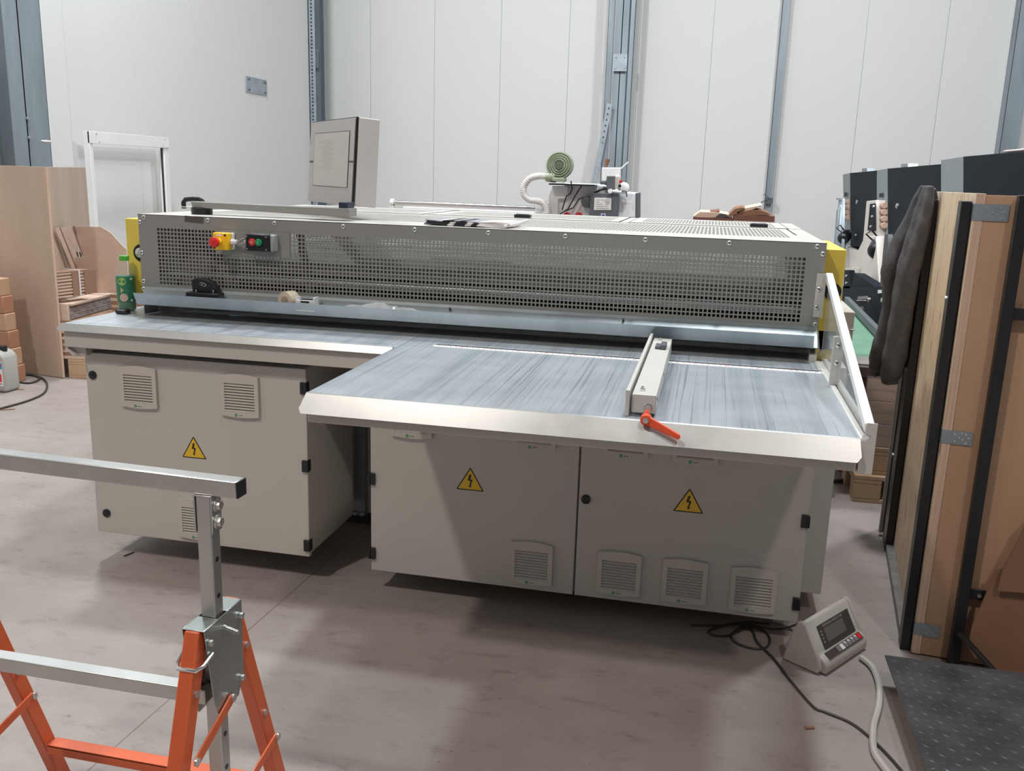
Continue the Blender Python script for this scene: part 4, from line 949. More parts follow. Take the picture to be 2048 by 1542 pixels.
# ================================================================ pallets
def pallet(org, ex_, ey_, L, Wd, label, name='wooden_pallet', group=None):
    org, ex_, ey_ = Vector(org), Vector(ex_).normalized(), Vector(ey_).normalized(); ez = Vector((0, 0, 1))
    t = thing(name, org+ex_*L/2+ey_*Wd/2, label, 'pallet', group)
    def bx(x0, x1, y0, y1, z0, z1, nm): MB().obox(org+ex_*(x0+x1)/2+ey_*(y0+y1)/2+ez*(z0+z1)/2, ex_*(x1-x0)/2, ey_*(y1-y0)/2, ez*(z1-z0)/2).build(nm, 'pallet_wood', t, .003)
    for k in range(3): a = (Wd-.10)*k/2; bx(0, L, a, a+.10, 0, .02, 'bottom_board')
    for k in range(3):
        for j in range(3): bx((L-.13)*j/2, (L-.13)*j/2+.13, (Wd-.10)*k/2, (Wd-.10)*k/2+.10, .0205, .098, 'block')
    for j in range(3): a = (L-.13)*j/2; bx(a, a+.13, 0, Wd, .0985, .118, 'stringer_board')
    for k in range(5): a = (Wd-.12)*k/4; bx(0, L, a, a+.12, .1185, .14, 'deck_board')
    return t
def stack(mb, org, ex_, ey_, L, Wd, z0, z1, n, jit=.006, m=(0, 1)):
    """pile of n flat cardboard boxes; the odd layers are set back a little"""
    h = (z1-z0)/n
    for k in range(n):
        a, b = random.uniform(-jit, jit), random.uniform(-jit, jit); s = 0 if k % 2 == 0 else .003
        mb.obox(org+ex_*(L/2+a)+ey_*(Wd/2+b)+Vector((0, 0, z0+h*(k+.5))), ex_*(L/2-s), ey_*(Wd/2-s), Vector((0, 0, h*.46)), m[k % 2])
    return mb
# ================================================================ left side
c0 = U(127, 757, z=0); ang = math.atan2(2.342-2.412, .45); ex_ = Vector((math.cos(ang), math.sin(ang), 0)); ey_ = Vector((-ex_.y, ex_.x, 0))
t = thing('plywood_crate', (-2.6, 2.7, 0), 'tall plywood crate corner standing on the floor at the far left', 'crate')
cf = c0-ex_*.008
MB().obox(cf-ex_*.75+ey_*.009+Vector((0, 0, .755)), ex_*.75, ey_*.009, (0, 0, .75)).build('front_panel', 'ply_left', t, .001)
e2 = (U(171, 336, y=4.0)-cf); e2.z = 0; L2 = e2.length; e2.normalize(); s2 = Vector((-e2.y, e2.x, 0))
MB().obox(cf+e2*(L2/2+.012)+s2*.01+Vector((0, 0, .755)), e2*L2/2, s2*.009, (0, 0, .75)).build('side_panel', 'ply_left', t, .001)
MB().obox(cf+ex_*.002+ey_*.009+Vector((0, 0, .755)), ex_*.0025, ey_*.0088, (0, 0, .75)).build('panel_edge', 'ply_edge', t, smooth=0)
# timber beams, canister
random.seed(5)
xr = U(18, 640, y=2.16).x
bcol = ['timber_a', 'timber_b']
ply('timber_a', (.46, .28, .17), (.60, .40, .26), False, knots=False); ply('timber_b', (.36, .17, .10), (.50, .27, .17), False, knots=False)
names_ = ['at the bottom', 'second from the bottom', 'third from the bottom', 'fourth from the bottom', 'fifth from the bottom', 'second from the top', 'topmost']
for k in range(6):
    z = .123*k; o = MB().box(xr-1.2, xr-.012*k+.02-(k % 2)*.004, 2.15, 2.25, z+.0005, z+.122).build('timber_beam', bcol[(k+1) % 2], bevel=.006)
    tag(o, 'squared timber beam, %s in the pile at the far left edge' % (['bottom one', 'second from the floor', 'third from the floor', 'fourth from the floor', 'second from the top', 'topmost'][k]), 'beam', 'squared timber beams at the left edge')
xr2 = U(33, 720, y=2.0).x; cx = xr2-.10; cy = 1.95
t = thing('plastic_canister', (cx, cy, 0), 'translucent grey plastic canister with a blue and white label at the left edge', 'canister')
jb = MB(); prof = [(-.10, .002), (.10, .002), (.10, .235), (.085, .262), (.05, .285), (-.05, .285), (-.085, .262), (-.10, .235)]
jb.prism([(cx+a, cy-.07, b) for a, b in prof], (0, .14, 0)); jb.build('body', 'jug_plastic', t, .02, 4)
MB().tube([(cx-.085, cy, .255), (cx-.07, cy, .305), (cx-.02, cy, .312), (cx+.01, cy, .285)], .014).build('handle', 'jug_plastic', t)
MB().cyl((cx+.045, cy, .275), (cx+.045, cy, .312), .026).build('cap', 'black_plastic', t, .002)
lb = MB().box(cx-.025, cx+.085, cy-.0715, cy-.0702, .045, .215).build('label', whitel, t, smooth=0)
MB().box(cx-.025, cx+.085, cy-.0722, cy-.0716, .165, .208).build('label_band', bluel, lb, smooth=0)
MB().box(cx-.02, cx+.03, cy-.0728, cy-.0722, .190, .202).box(cx+.02, cx+.075, cy-.0728, cy-.0722, .060, .064).box(cx-.018, cx+.03, cy-.0722, cy-.0716, .075, .079).box(cx-.018, cx+.02, cy-.0722, cy-.0716, .087, .091).build('label_text', 'black_plastic', lb, smooth=0)
MB().box(cx+.05, cx+.08, cy-.0728, cy-.0722, .185, .200).box(cx+.045, cx+.075, cy-.0722, cy-.0716, .075, .13).build('label_mark', redp, lb, smooth=0)
# pallet with cardboard
C0 = U(129, 757, z=0); B0 = U(139, 612, y=2.45); B1 = U(232, 588, z=B0.z); e1 = (B1-B0); e1.z = 0; e1.normalize(); ea = Vector((math.cos(.18), math.sin(.18), 0)); eb = Vector((-ea.y, ea.x, 0)); ez = Vector((0, 0, 1))
C0 += Vector((.015, .03, 0))
pallet(C0, ea, eb, 1.2, .8, 'wooden pallet under the cardboard stacks at the left, behind the plywood')
o = stack(MB(), C0-ea*.08, ea, eb, .95, .74, .142, .425, 12).build('flat_box_stack', ['cardboard', 'cardboard_edge'], smooth=0); tag(o, 'pile of flattened cardboard boxes directly on the left pallet', 'cardboard pile')
o = MB().obox(C0+ea*.55+eb*.05+ez*.19, ea*.28, eb*.03, ez*.035).build('plastic_wrap', film, bevel=.02); o.location += Vector((0, -.08, -.01)); tag(o, 'loose white plastic wrap hanging at the pallet edge', 'wrap')
e1b = Vector((-e1.y, e1.x, 0))
if e1b.x > 0: e1b = -e1b
o = MB().obox(B0-e1*.0+e1b*.05+ez*(-.055), e1*.020, e1b*.045, ez*.072).build('cardboard_box', 'cardboard', bevel=.002); tag(o, 'small cardboard box left of the film wrapped block on the pallet', 'box')
o = stack(MB(), B0+ez*(-B0.z), e1, e1b, .80, .16, .428, B0.z, 6, .001, (0, 0)).build('wrapped_block', [filmg], smooth=0); tag(o, 'block of cardboard wrapped in shiny grey film on the pallet', 'wrapped bundle')
o = MB().obox(B0+ez*.009+e1*.42+e1b*.055, e1*.42, e1b*.075, ez*.007).build('cardboard_sheet', 'cardboard', smooth=0); tag(o, 'large flat cardboard sheet lying on the film wrapped block', 'cardboard')
D0 = U(114, 597, y=2.40); D1_ = U(183, 588, z=D0.z); e3 = (D1_-D0); e3.z = 0; L3 = e3.length; e3.normalize(); e3b = Vector((-e3.y, e3.x, 0))
if e3b.x > 0: e3b = -e3b
t = thing('cardboard_bundle', D0, 'strapped bundle of flattened boxes on top of the left cardboard pile', 'cardboard bundle')
o = stack(MB(), D0+ez*(-D0.z), e3, e3b, L3, .10, D0.z, D0.z+.185, 16, .004).build('flat_boxes', ['cardboard', 'cardboard_edge'], t, smooth=0)
mb = MB()
for a in (.17, .33, L3-.03): mb.obox(D0+e3*a-e3b*.004+ez*.093, e3*.028, e3b*.003, ez*.088)
mb.build('slots', 'cardboard_edge', t, smooth=0)
MB().obox(D0+e3*(L3*.66)-e3b*.009+ez*.094, e3*.006, e3b*.001, ez*.093).obox(D0+e3*(L3*.66)+e3b*.06+ez*.1875, e3*.006, e3b*.068, ez*.001).build('strap', whitel, t, smooth=0)
for k, (uv, y, lab) in enumerate([([(109, 456), (118, 455), (154, 543), (147, 545)], 2.80, 'narrow cardboard sheet leaning against the plywood, leftmost of the leaning sheets'),
        ([(119, 455), (147, 452), (168, 513), (152, 504), (150, 512), (166, 548), (156, 545)], 2.77, 'cardboard sheet leaning behind the strapped bundle, the middle one'),
        ([(147, 452), (202, 454), (222, 466), (238, 484), (252, 498), (258, 586), (190, 586), (150, 548), (147, 516), (168, 514)], 2.95, 'widest leaning cardboard sheet behind the bundle and the bottle')]):
    mb = MB()
    if k == 2: plate_px(mb, uv, (0, .006, 0), y=y)
    else: mb.prism([U(a, b, y=2.42+(a-105)*.012-(.03 if k == 0 else .0)) for a, b in uv], (0, .006, 0))
    o = mb.build('leaning_cardboard', 'cardboard', smooth=0); tag(o, lab, 'cardboard', 'cardboard sheets leaning at the left')
    if k == 2:
        mb = MB()
        for a in (152, 158): mb.prism([U(a, 504, y=y-.001), U(a+3, 504, y=y-.001), U(a+6, 514, y=y-.001), U(a+3, 514, y=y-.001)], (0, -.001, 0))
        mb.build('slot', tapek, o, smooth=0)
    else:
        e_ = [(118, 455), (120, 455), (156, 544), (154, 544)] if k == 0 else [(146, 452), (148, 452), (169, 513), (167, 513)]
        MB().prism([U(a, b, y=2.42+(a-105)*.012-.033) for a, b in e_], (0, .004, 0)).build('edge', 'cardboard_red', o, smooth=0)
o = stack(MB(), Vector((-2.2, 2.80, 0)), Vector((1, 0, 0)), Vector((0, 1, 0)), .7, .34, .427, .575, 6).build('flat_box_stack', ['cardboard', 'cardboard_edge'], smooth=0); tag(o, 'low pile of flattened boxes under the widest leaning sheet', 'cardboard pile')
# ================================================================ right pallets and cartons
rc = U(1704, 1003, z=0); rx = Vector((1, .02, 0)).normalized(); ry = Vector((-rx.y, rx.x, 0))
pallet(rc, rx, ry, 1.2, .6, 'lower wooden pallet between the machine and the black rack')
pallet(rc+Vector((.03, .03, .141)), rx, ry, 1.2, .6, 'upper wooden pallet stacked under the film wrapped cartons')
zc = .283
random.seed(9); labs = []
for k in range(3):
    for j in range(2):
        o_ = rc+rx*(.01+.262*j+random.uniform(0, .01))+ry*(.03+random.uniform(0, .01)); z0 = zc+.115*k
        b = MB().obox(o_+rx*.128+ry*.125+ez*(z0+.057), rx*.128, ry*.12, ez*.0565).build('carton', mat('carton_brown', (.44, .28, .20), .75, 0, .08), bevel=.003)
        tag(b, 'brown carton in the film wrapped stack by the rack, %s layer, %s side' % (['bottom', 'middle', 'top'][k], ['left', 'right'][j]), 'carton', 'cartons on the right pallets')
        MB().obox(o_+rx*.128-ry*.001+ez*(z0+.06), rx*.124, ry*.0004, ez*.003).build('seam', 'cardboard_edge', b, smooth=0)
t = thing('open_carton', (2.93, 1.5, .76), 'open dark carton with raised flaps beside the hanging jacket', 'carton')
z0 = zc+.115*3+.001
MB().obox(rc+rx*.02+ry*.15+ez*(z0+.025), rx*.085, ry*.11, ez*.025).build('box', mat('dark_carton', (.09, .06, .055), .7, 0, .1), t, .002)
MB().prism([rc+rx*-.065+ry*.09+ez*(z0+.052), rc+rx*.105+ry*.09+ez*(z0+.052), rc+rx*.10+ry*.22+ez*(z0+.075), rc+rx*-.06+ry*.22+ez*(z0+.06)], (0, 0, .004)).build('flap', mat('carton_grey', (.26, .24, .23), .7, 0, .1), t, smooth=0)
mb = MB(); a_ = rc-rx*.004-ry*-.012; mb.obox(rc+rx*.265+ry*.008+ez*(zc+.18), rx*.262, ry*.0006, ez*.18)
tag(mb.build('stretch_film', filmc, smooth=0), 'clear stretch film over the front of the stacked cartons', 'film')
# ring of cable and grey wheel behind the machine
q = U(1672, 950, z=.02)
o = MB().tube([(q.x-.06+.14*math.cos(k*math.pi/12), q.y+.05+.14*math.sin(k*math.pi/12), .011) for k in range(25)], .010).build('cable_ring', 'dark_cable'); tag(o, 'grey ring of cable on the floor behind the right cabinet', 'cable')
# ================================================================ green conveyor and folding machines on the right
gA = [U(1709, 612, z=.66), U(1760, 650, z=.66), U(1760, 722, z=.66), U(1700, 722, z=.66)]
G = thing('belt_conveyor', (3.3, 3, 0), 'low conveyor with a green belt behind the hanging jacket', 'conveyor')
rA, rB = U(1709, 616, z=.685), U(1759, 668, z=.685); rB = rA+(rB-rA)*1.0
rx_ = lambda y: rA.x+(rB.x-rA.x)*(y-rA.y)/(rB.y-rA.y)-.02
yf = gA[3].y+.02; xl = 2.93
MB().prism([(xl, yf, .66), (rx_(yf), yf, .66), (rx_(yf+2.6), yf+2.6, .66), (xl, yf+2.6, .66)], (0, 0, -.06)).cyl((xl, yf, .63), (rx_(yf), yf, .63), .03).build('belt', 'green_belt', G, .004)
MB().cyl((xl, yf-.015, .575), (rx_(yf), yf-.015, .575), .025).box(xl, rx_(yf), yf+.02, yf+2.5, .45, .595).build('frame', mat('conveyor_dark', (.04, .06, .05), .5, 0, 0), G, .003)
MB().beam(rA+(rA-rB)*.4, rB+(rB-rA)*.25, .035, .05).build('side_rail', bggrey, G, .002)
for lx in (xl+.06, rx_(yf)-.06):
    for ly in (yf+.3, yf+2.8): MB().box(lx-.025, lx+.025, ly-.025, ly+.025, 0, .45).build('leg', MATS['conveyor_dark'], G)
def kn(parent, uv, x, r=.02):
    p = U(uv[0], uv[1], x=x); return MB().lathe([(r, 0), (r, .012), (r*.6, .018), (.0005, .02)], p, (-1, 0, 0), 16).build('knob', 'screw_zinc', parent)
def unit(label, lx, xa, light, dark, top, rol, frame_px, seed):
    p = U(dark[0][0], dark[0][1], x=xa); t = thing('folding_unit', (xa+.3, p.y, 0), label, 'machine', None)
    mb = MB(); L = [U(a, b, x=(lx if i in (0, len(light)-1) else xa)) for i, (a, b) in enumerate(light)]
    mb.prism(L, (.02, 0, 0)); lp_ = mb.build('side_plate', 'slate_grey_paint', t, .002)
    dk = plate_px(MB(), dark, (.45, 0, 0), x=xa+.001).build('dark_cover', 'anthracite_paint', t, .004)
    if top:
        for (a0_, b0_, a1_, b1_) in top: plate_px(MB(), [(a0_, b0_), (a1_, b0_-1), (a1_, b1_), (a0_, b1_+1)], (.08, 0, 0), x=xa+.05).build('lug', 'galvanised', dk)
    if rol:
        us, v0, v1, n, ww = rol; lxm = (lx+xa)/2-.012
        wn = plate_px(MB(), [(us, v0), (us+ww, v0-1), (us+ww, v1+1), (us, v1)], (-.004, 0, 0), x=lxm).build('roller_window', 'dark_void', lp_, smooth=0)
        for k in range(n):
            v = v0+(v1-v0)*(k+.5)/n; p = U(us+ww*.45, v, x=lxm-.05); r = abs(U(us, v0, x=lxm).z-U(us, v1, x=lxm).z)/n*.47
            q_ = U(us+ww*.98, v, x=lxm-.02); MB().cyl(p, U(us+ww*.98, v-.5, x=lxm-.05), r, n=16).build('roller', 'wood_roller', lp_, .006)
    return t, lp_, dk
MATS.setdefault('dark_void', darkgap)
u1, l1, k1 = unit('farthest dark folding unit in the row on the right', 3.95, 3.85, [(1686, 349), (1700, 346), (1701, 512), (1696, 512), (1687, 440)], [(1700, 346), (1753, 341), (1753, 410), (1735, 470), (1735, 492), (1700, 494)], [(1724, 337, 1734, 344)], (1688, 398, 441, 4, 9), None, 1)
plate_px(MB(), [(1689, 385), (1694, 385), (1694, 393), (1689, 393)], (-.003, 0, 0), x=3.85).build('slot', 'dark_void', l1)
u2, l2, k2 = unit('middle dark folding unit in the row, behind the jacket', 3.86, 3.78, [(1753, 341), (1775, 337), (1776, 545), (1760, 545), (1753, 470)], [(1775, 337), (1884, 328), (1884, 560), (1775, 560)], [(1802, 328, 1816, 335)], (1757, 405, 458, 4, 13), None, 2)
plate_px(MB(), [(1759, 387), (1766, 386), (1766, 394), (1759, 395)], (-.003, 0, 0), x=3.78).build('slot', 'dark_void', l2)
u3, l3, k3 = unit('nearest dark folding unit, above the plywood crate', 3.61, 3.56, [(1882, 320), (1926, 313), (1926, 430), (1882, 430)], [(1926, 313), (2120, 296), (2120, 440), (1926, 440)], None, None, None, 3)
kn(k1, (1715, 404), 3.85, .025); kn(k2, (1796, 412), 3.78, .025); kn(k1, (1713, 470), 3.85, .012)
# supports down to the floor
for tt, x_, ya_, yb_ in ((u1, 4.05, 8.2, 11.3), (u2, 3.95, 4.4, 7.5), (u3, 3.75, 1.6, 3.1)):
    MB().box(x_, x_+.25, ya_+.2, yb_-.2, 0, .95).box(x_, x_+.25, ya_+.6, yb_-.6, .95, 1.66).build('pedestal', mat('pedestal_grey', (.40, .39, .38), .5, 0, .03), tt, .01)
# cream housings between the units
t = thing('cream_housing', (3.6, 5.5, 0), 'cream machine housing between the far and middle dark units', 'housing')
plate_px(MB(), [(1733, 402), (1752, 400), (1752, 480), (1752, 470), (1728, 470), (1726, 455)][:2]+[(1752, 545), (1716, 560), (1727, 470)], (.25, 0, 0), x=3.70).build('upper_case', 'cream_paint', t, .006)
cc = plate_px(MB(), [(1729, 472), (1752, 472), (1760, 600), (1718, 600)], (.3, 0, 0), x=3.62).build('lower_case', 'cream_paint', t, .008)
dk = plate_px(MB(), [(1742, 408), (1752, 407), (1752, 462), (1737, 461)], (-.01, 0, 0), x=3.69).build('control_plate', 'anthracite_paint', t)
for uv in ((1749, 413), (1746, 433), (1743, 453)): kn(dk, uv, 3.68, .012)
t2 = thing('cream_housing', (3.7, 8.3, 0), 'far cream machine housing below the farthest dark unit', 'housing')
plate_px(MB(), [(1690, 490), (1703, 500), (1716, 500), (1735, 462), (1728, 535), (1716, 540), (1688, 536)], (.3, 0, 0), x=3.80).build('case', 'cream_paint', t2, .006)
plate_px(MB(), [(1689, 536), (1722, 535), (1720, 562), (1690, 562)], (.3, 0, 0), x=3.74).build('lower_case', 'cream_paint', t2, .006)
# struts and motors
t = thing('steel_rod_rack', (3.9, 9, 0), 'bundle of slender steel rods standing left of the far dark unit', 'rods')
for k, (a, b, c, d_, w_) in enumerate(((1680, 398, 1672, 500, 3), (1684, 398, 1678, 505, 3), (1676, 420, 1670, 492, 2), (1687, 398, 1686, 508, 3))):
    p, q_ = U(a, b, x=3.72), U(c, d_, x=3.72); MB().beam(p, q_+(q_-p)*.6, .03, .03).build('rod', 'galvanised', t)
p, q_ = U(1674, 398, x=3.72), U(1686, 398, x=3.72); MB().beam(p, q_, .02, .02).build('top_bar', 'galvanised', t)
def motor(uv, x, s, label):
    p = U(*uv, x=x); t = thing('electric_motor', p, label, 'motor')
    MB().lathe([(s*.55, -s*.9), (s*.8, -s*.6), (s*.85, s*.5), (s*.5, s*.9)], p, (.4, 1, .5), 18).build('housing', 'black_plastic', t, .01)
    MB().box(p.x-s*.2, p.x+s*.6, p.y-s*.4, p.y+s*.4, p.z+s*.2, p.z+s*1.0).build('terminal_box', 'black_plastic', t, .006)
    MB().cyl(p-Vector((0, 0, s*.6)), p-Vector((0, 0, s*3)), s*.3).build('shaft', 'galvanised', t)
    MB().tube([p+Vector((-s*.2, 0, s)), p+Vector((-s*.8, -s*.3, s*1.6)), p+Vector((-s*1.2, -s*.3, s*1.2)), p+Vector((-s*.6, -s*.2, s*.7))], s*.08, 8).build('cable', 'black_plastic', t)
motor((1689, 474), 3.74, .085, 'black electric motor on the far dark unit'); motor((1757, 497), 3.66, .10, 'black electric motor on the middle dark unit, left of the jacket')
o = plate_px(MB(), [(1769, 468), (1775, 468), (1776, 520), (1768, 600), (1745, 780), (1738, 780), (1757, 600)], (.04, 0, 0), x=3.49).build('steel_upright', 'black_painted_steel', bevel=.003); tag(o, 'slim black steel upright just left of the hanging jacket', 'upright')
t = thing('black_side_plate', (3.3, 2.8, 0), 'large black machine side plate with round bolts above the green belt', 'machine plate')
f1 = plate_px(MB(), [(1700, 577), (1765, 573), (1775, 680), (1730, 650), (1697, 618)], (.05, 0, 0), x=3.42).build('front_plate', 'anthracite_paint', t, .003)
plate_px(MB(), [(1686, 572), (1744, 569), (1744, 612), (1683, 612)], (.05, 0, 0), x=3.6).build('rear_plate', 'anthracite_paint', t, .003)
kn(f1, (1740, 600), 3.42, .02); kn(f1, (1767, 601), 3.42, .02)
plate_px(MB(), [(1718, 593), (1736, 592), (1736, 598), (1718, 599)], (-.01, 0, 0), x=3.42).build('bearing_block', MATS['dusty_steel'], f1)
plate_px(MB(), [(1718, 600), (1735, 600), (1735, 602), (1718, 602)], (-.02, 0, 0), x=3.42).build('slide_bar', 'chrome', f1)
plate_px(MB(), [(1719, 614), (1729, 613), (1728, 632), (1718, 627)], (-.012, 0, 0), x=3.42).build('slot_cover', bggrey, f1)
plate_px(MB(), [(1759, 580), (1768, 580), (1768, 586), (1759, 587)], (-.012, 0, 0), x=3.42).build('lug', 'machine_white', f1)
MB().box(3.47, 3.56, U(1745, 600, x=3.42).y-.2, U(1700, 600, x=3.42).y+.3, 0, .8).build('support', 'anthracite_paint', t)
t3 = plate_px(MB(), [(1689, 540), (1699, 540), (1700, 577), (1687, 577)], (.05, 0, 0), x=3.60).build('bolt_plate', 'anthracite_paint', t, .002)
kn(t3, (1694, 552), 3.60, .015); kn(t3, (1694, 566), 3.60, .015)
o = plate_px(MB(), [(2000, 303), (2010, 300), (2036, 298), (2070, 292), (2070, 300), (2010, 305)], (.1, 0, 0), x=3.6).build('pink_cloth', mat('pale_pink_cloth', (.72, .60, .57), .9, 0, .05), bevel=.01); tag(o, 'pale pink cloth lying on top of the nearest dark unit', 'cloth')
# ================================================================ small white machine with blower behind the guard
Y = 4.2
B = thing('white_machine', (1.3, Y+.2, 0), 'small white machine with dark control box behind the guard', 'machine')
def q4(uv, d=.02, m=0, y=Y): return plate_px(MB(), uv, (0, d, 0), y=y)
q4([(1097, 388), (1128, 390), (1128, 366), (1195, 368), (1240, 383), (1275, 386), (1272, 440), (1262, 900), (1100, 900), (1097, 440)], .30).build('body', 'machine_white', B, .01)
q4([(1271, 386), (1275, 386), (1272, 900), (1268, 900)], .32, y=Y-.005).build('edge_strip', bggrey, B)
q4([(1104, 372), (1136, 372), (1136, 396), (1116, 398), (1116, 440), (1096, 440), (1097, 391)], .03, y=Y-.05).build('side_bracket', 'machine_white', B, .004)
cb = q4([(1181, 386), (1237, 387), (1234, 440), (1178, 440)], .12, y=Y-.12).build('control_box', bggrey, B, .004)
dp_ = q4([(1189, 395), (1223, 396), (1222, 420), (1188, 420)], -.004, y=Y-.1205).build('data_plate', whitel, cb, smooth=0)
mb = MB()
for k in range(5):
    v = 399+k*4.3; 
    for a, b in (((1194, 1199), (1202, 1214)), ((1192, 1199), (1208, 1218)), ((1192, 1204), (1210, 1218)), ((1192, 1207), (1209, 1216)), ((1192, 1219),))[k]: mb.prism([U(a, v, y=Y-.125), U(b, v+.3, y=Y-.125), U(b, v+1.5, y=Y-.125), U(a, v+1.2, y=Y-.125)], (0, -.0006, 0))
mb.build('plate_text', mat('plate_print', (.38, .33, .30), .6, 0, 0), dp_, smooth=0)
st = q4([(1202, 427), (1211, 427), (1211, 436), (1202, 436)], -.002, y=Y-.1205).build('square_sticker', whitel, cb, smooth=0)
q4([(1203.5, 429), (1206.5, 428), (1209.5, 429), (1209.5, 436), (1203.5, 436)], -.001, y=Y-.123).build('sticker_print', mat('sticker_blue', (.04, .10, .45), .5, 0, 0), st, smooth=0)
q4([(1204, 335), (1240, 335), (1240, 354), (1214, 353), (1213, 363), (1203, 362)], .10, y=Y-.08).build('top_box', capm, B, .005)
q4([(1214, 352), (1230, 352), (1229, 379), (1212, 377)], .10, y=Y-.13).build('dark_box', bggrey, B, .004)
q4([(1201, 363), (1214, 363), (1214, 369), (1201, 369)], .10, y=Y-.10).build('dark_box', bggrey, B, .002)
pb = q4([(1230, 353), (1241, 354), (1240, 377), (1229, 377)], .08, y=Y-.12).build('button_panel', mat('panel_beige', (.55, .52, .48), .5, 0, 0), B, .002)
for (a, b), mm in (((1240, 363), redp), ((1238, 372), black)): p = U(a, b, y=Y-.12); MB().lathe([(.006, 0), (.006, .02), (.012, .025), (.012, .035)], p, (.3, -1, 0), 14).build('push_button', mm, pb)
p = U(1248, 376, y=Y-.06); MB().lathe([(.045, 0), (.045, .02), (.03, .03)], p, (-.1, -1, 0), 24).build('hand_wheel', 'machine_white', B)
p = U(1221, 382, y=Y-.14); MB().lathe([(.018, 0), (.018, .03)], p, (0, -1, 0), 20).cyl(U(1222, 382, y=Y-.13), U(1243, 384, y=Y-.13), .009).build('roller_end', capm, B)
MB().tube([U(a, b, y=Y-.14) for a, b in ((1244, 382), (1252, 383), (1254, 394))], .006).build('small_lever', bggrey, B)
p = U(1174, 404, y=Y-.05); MB().lathe([(.045, -.03), (.048, .0), (.044, .03), (.02, .04)], p, (0, -1, 0), 24).build('motor', bggrey, B, .003)
for uv in (((1132, 428), (1139, 428)), ((1156, 428), (1163, 428))):
    p = U(uv[0][0]+2, 432, y=Y-.03); MB().lathe([(.03, 0), (.03, .02)], p, (0, -1, 0), 20).build('red_wheel', redp, B)
for k, pts in enumerate((((1142, 362), (1144, 378), (1140, 388), (1133, 392), (1124, 420)), ((1163, 372), (1150, 392), (1136, 418), (1120, 428)), ((1168, 394), (1158, 398), (1146, 416), (1130, 422)), ((1213, 376), (1198, 381), (1186, 388)))):
    MB().tube([U(a, b, y=Y-.07) for a, b in pts], .005 if k < 3 else .009, 8).build('wiring', 'black_plastic', B)
MB().tube([U(1225, 352, y=Y-.02), U(1257, 324, y=Y-.02)], .006).build('antenna_rod', capm, B)
o = MB().tube([U(1210, 342, y=Y+.3), U(1213, 328, y=Y+.3), U(1215, 318, y=Y+.3)], [.012, .016, .022], 8).build('rag_on_rod', mat('brown_rag', (.22, .10, .06), .8, 0, .2)); tag(o, 'brown twisted rag sticking up behind the white machine', 'rag')
MB().tube([U(1213, 336, y=Y+.3), U(1210, 420, y=Y+.3)], .006).build('stick', 'black_plastic', o)
# rollers at its left
t = B
pL, pR = U(788, 405, y=4.35), U(1070, 417, y=4.25)
MB().cyl(pL, pR, .020, n=20).build('steel_shaft', 'chrome', B); MB().cyl(pR, U(1096, 418, y=4.25), .026, n=20).build('shaft_collar', 'chrome', B)
MB().cyl(pL+Vector((-.03, 0, 0)), pL, .032).box(pL.x-.035, pL.x+.0, pL.y-.02, pL.y+.02, 0, pL.z).build('shaft_stand', capm, B, .004)
p0_, p1_ = U(806, 413, y=4.5), U(1068, 424, y=4.5); MB().hexa([p0_+Vector((0, 0, -.6)), p1_+Vector((0, 0, -.6)), p1_+Vector((0, .05, -.6)), p0_+Vector((0, .05, -.6)), p0_+Vector((0, 0, .0)), p1_, p1_+Vector((0, .05, 0)), p0_+Vector((0, .05, 0))]).build('guide_table', 'machine_white', B, .004)
p = U(1077, 416, y=4.2); MB().box(p.x-.02, p.x+.03, 4.16, 4.24, .4, p.z+.05).build('bearing_block', 'machine_white', B, .006)
# blower
bc = U(1120, 331, y=4.1); t = thing('air_blower', bc, 'round green air blower with ribbed white hose above the white machine', 'blower')
R0 = 27/FPX*(bc-CAM).dot(fw)
prof = [(R0*.72, .06), (R0*.97, .05), (R0, .02), (R0, -.02)]; pr2 = []
for k in range(4): r = R0*(.98-.17*k); pr2 += [(r, -.02-.006*k), (r-R0*.05, -.035-.006*k), (r-R0*.11, -.032-.006*k), (r-R0*.16, -.024-.006*k)]
MB().lathe(prof+pr2+[(R0*.2, -.05)], bc, (0, 1, .0), 40).build('casing', 'blower_green', t)
gr = MB().lathe([(R0*.30, 0), (R0*.30, .004), (.0005, .005)], bc+Vector((0, -.052, 0)), (0, -1, 0), 24).build('grille', mat('grille_dark', (.10, .11, .09), .5, .2, 0), t)
mb = MB()
for k in range(5):
    for j in range(5):
        dx_, dz_ = (k-2)*R0*.11, (j-2)*R0*.11
        if dx_*dx_+dz_*dz_ < (R0*.27)**2: mb.cyl(bc+Vector((dx_, -.0575, dz_)), bc+Vector((dx_, -.059, dz_)), R0*.035, n=6)
mb.build('grille_bars', 'blower_green', gr)
o1 = U(1092, 354, y=4.1); MB().tube([bc+Vector((-R0*.3, 0, -R0*.82)), o1+Vector((.03, 0, 0)), o1], [.045, .04, .036], 16).build('outlet', 'blower_green', t)
MB().box(bc.x-.05, bc.x+.05, 4.05, 4.15, bc.z-R0*1.16, bc.z-R0*.9).build('foot', 'blower_green', t, .004)
m0, m1 = U(1101, 366, y=4.1), U(1192, 369, y=4.1); MB().box(m0.x, m1.x, 4.02, 4.2, m0.z-.014, m0.z-.002).build('mount_plate', 'black_plastic', t)
hp = [U(a, b, y=4.1) for a, b in ((1093, 353), (1078, 352), (1060, 357), (1048, 372), (1048, 388), (1058, 399), (1074, 402), (1086, 406), (1093, 418), (1094, 432))]
Q = []
for i in range(len(hp)-1):
    p0, p1, p2, p3 = hp[max(i-1, 0)], hp[i], hp[i+1], hp[min(i+2, len(hp)-1)]
    for k in range(10): s = k/10; Q.append(.5*((2*p1)+(p2-p0)*s+(2*p0-5*p1+4*p2-p3)*s*s+(3*p1-p0-3*p2+p3)*s**3))
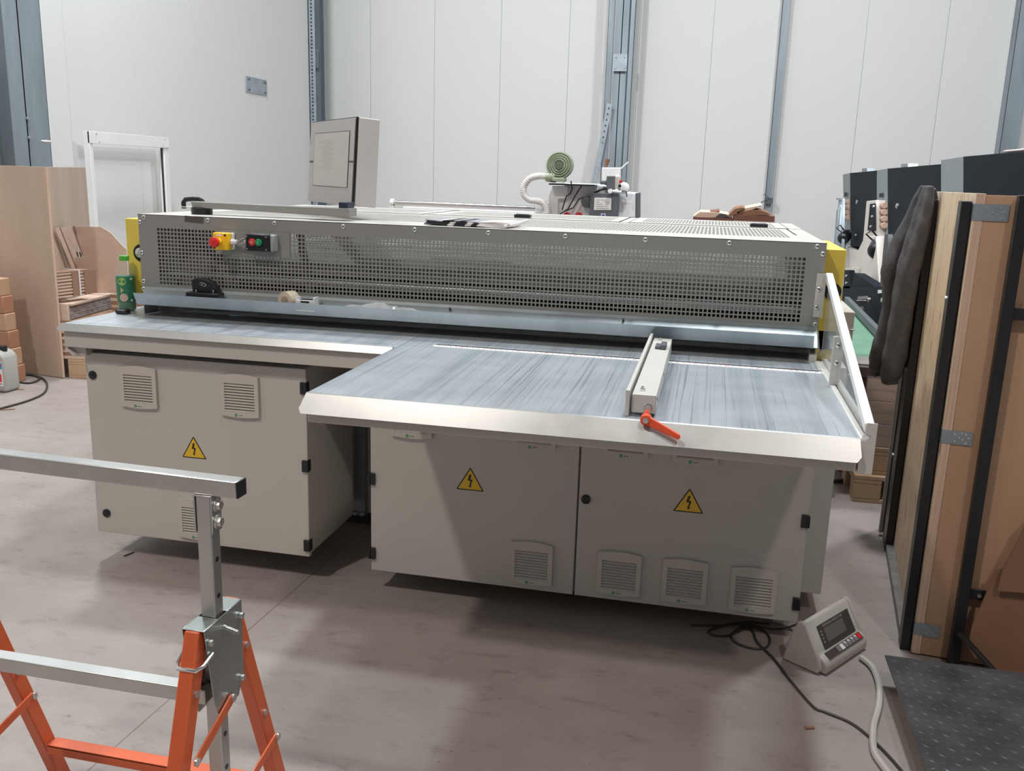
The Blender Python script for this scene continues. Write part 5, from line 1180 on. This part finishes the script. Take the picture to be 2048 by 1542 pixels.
hr = 7.2/FPX*(bc-CAM).dot(fw)
MB().tube(Q, [hr*(1 if i % 2 else .86) for i in range(len(Q))], 18).build('flexible_hose', hosem, t, smooth=20)
# ================================================================ piles of cardboard behind the guard
p = U(1385, 438, y=2.4); q_ = U(1550, 444, y=2.4); pm = U(1466, 441, y=2.4)
ey_ = Vector((0, 1, 0)); exx = Vector((1, 0, 0))
zA = U(1466, 431, y=2.4).z
for (xa, xb, lab, seed, zt_) in ((p.x, pm.x, 'left pile of flattened reddish boxes behind the guard', 3, U(1425, 435, y=2.4).z), (pm.x+.003, q_.x, 'right pile of flattened reddish boxes behind the guard', 4, U(1510, 431, y=2.4).z)):
    random.seed(seed); o = stack(MB(), Vector((xa, 2.4, 0)), exx, ey_, xb-xa, .5, .0, zt_, 46, .003, (0, 1)).build('flat_box_pile', [mat('box_face', (.42, .25, .18), .8, 0, .1), 'cardboard_red'], smooth=0); tag(o, lab, 'cardboard pile')
random.seed(11)
def scrap(uv, y, m, lab, dep=.16, dz=.01):
    mb = MB(); P = [U(a, b, y=y) for a, b in uv]; mb.prism(P, (0, dep, dz)); o = mb.build('cardboard_scrap', m, smooth=0); tag(o, lab, 'cardboard scrap'); return o
scrap([(1387, 433), (1400, 424), (1432, 425), (1462, 430), (1462, 434), (1400, 435)], 2.42, 'cardboard', 'pale cardboard scrap on the left of the reddish piles')
scrap([(1428, 424), (1438, 422), (1439, 426), (1410, 427), (1406, 424)], 2.44, 'cardboard_red', 'small red brown scrap on the left pile')
scrap([(1430, 435), (1440, 427), (1452, 429), (1458, 434), (1444, 436)], 2.405, tapek, 'dark folded scrap between the two piles')
scrap([(1454, 433), (1470, 418), (1482, 415), (1490, 416), (1478, 422), (1463, 434)], 2.41, 'cardboard_brown', 'brown scrap bent up between the two piles')
scrap([(1472, 424), (1490, 417), (1524, 410), (1510, 417), (1488, 425)], 2.43, 'cardboard', 'pointed pale cardboard flap sticking up from the right pile')
scrap([(1474, 427), (1500, 420), (1522, 421), (1536, 426), (1541, 430), (1474, 431)], 2.42, 'cardboard_brown', 'brown layered scraps on top of the right pile')
# debris on the floor
for k, (a, b, c, d_, w_, m_, lab) in enumerate(((0, 820, 30, 818, .010, 'cardboard_brown', 'brown twig on the floor at the left edge'), (248, 1112, 268, 1104, .004, black, 'black splinter on the floor below the left cabinet'), (26, 779, 48, 779, .006, 'cardboard_brown', 'small brown flake on the floor beside the hose'), (1610, 1456, 1628, 1455, .010, 'cardboard_brown', 'brown flake on the floor near the trailing cable'))):
    p, q_ = U(a, b, z=.003), U(c, d_, z=.003); o = MB().beam(p, q_, w_, .004).build('floor_debris', m_); tag(o, lab, 'debris')
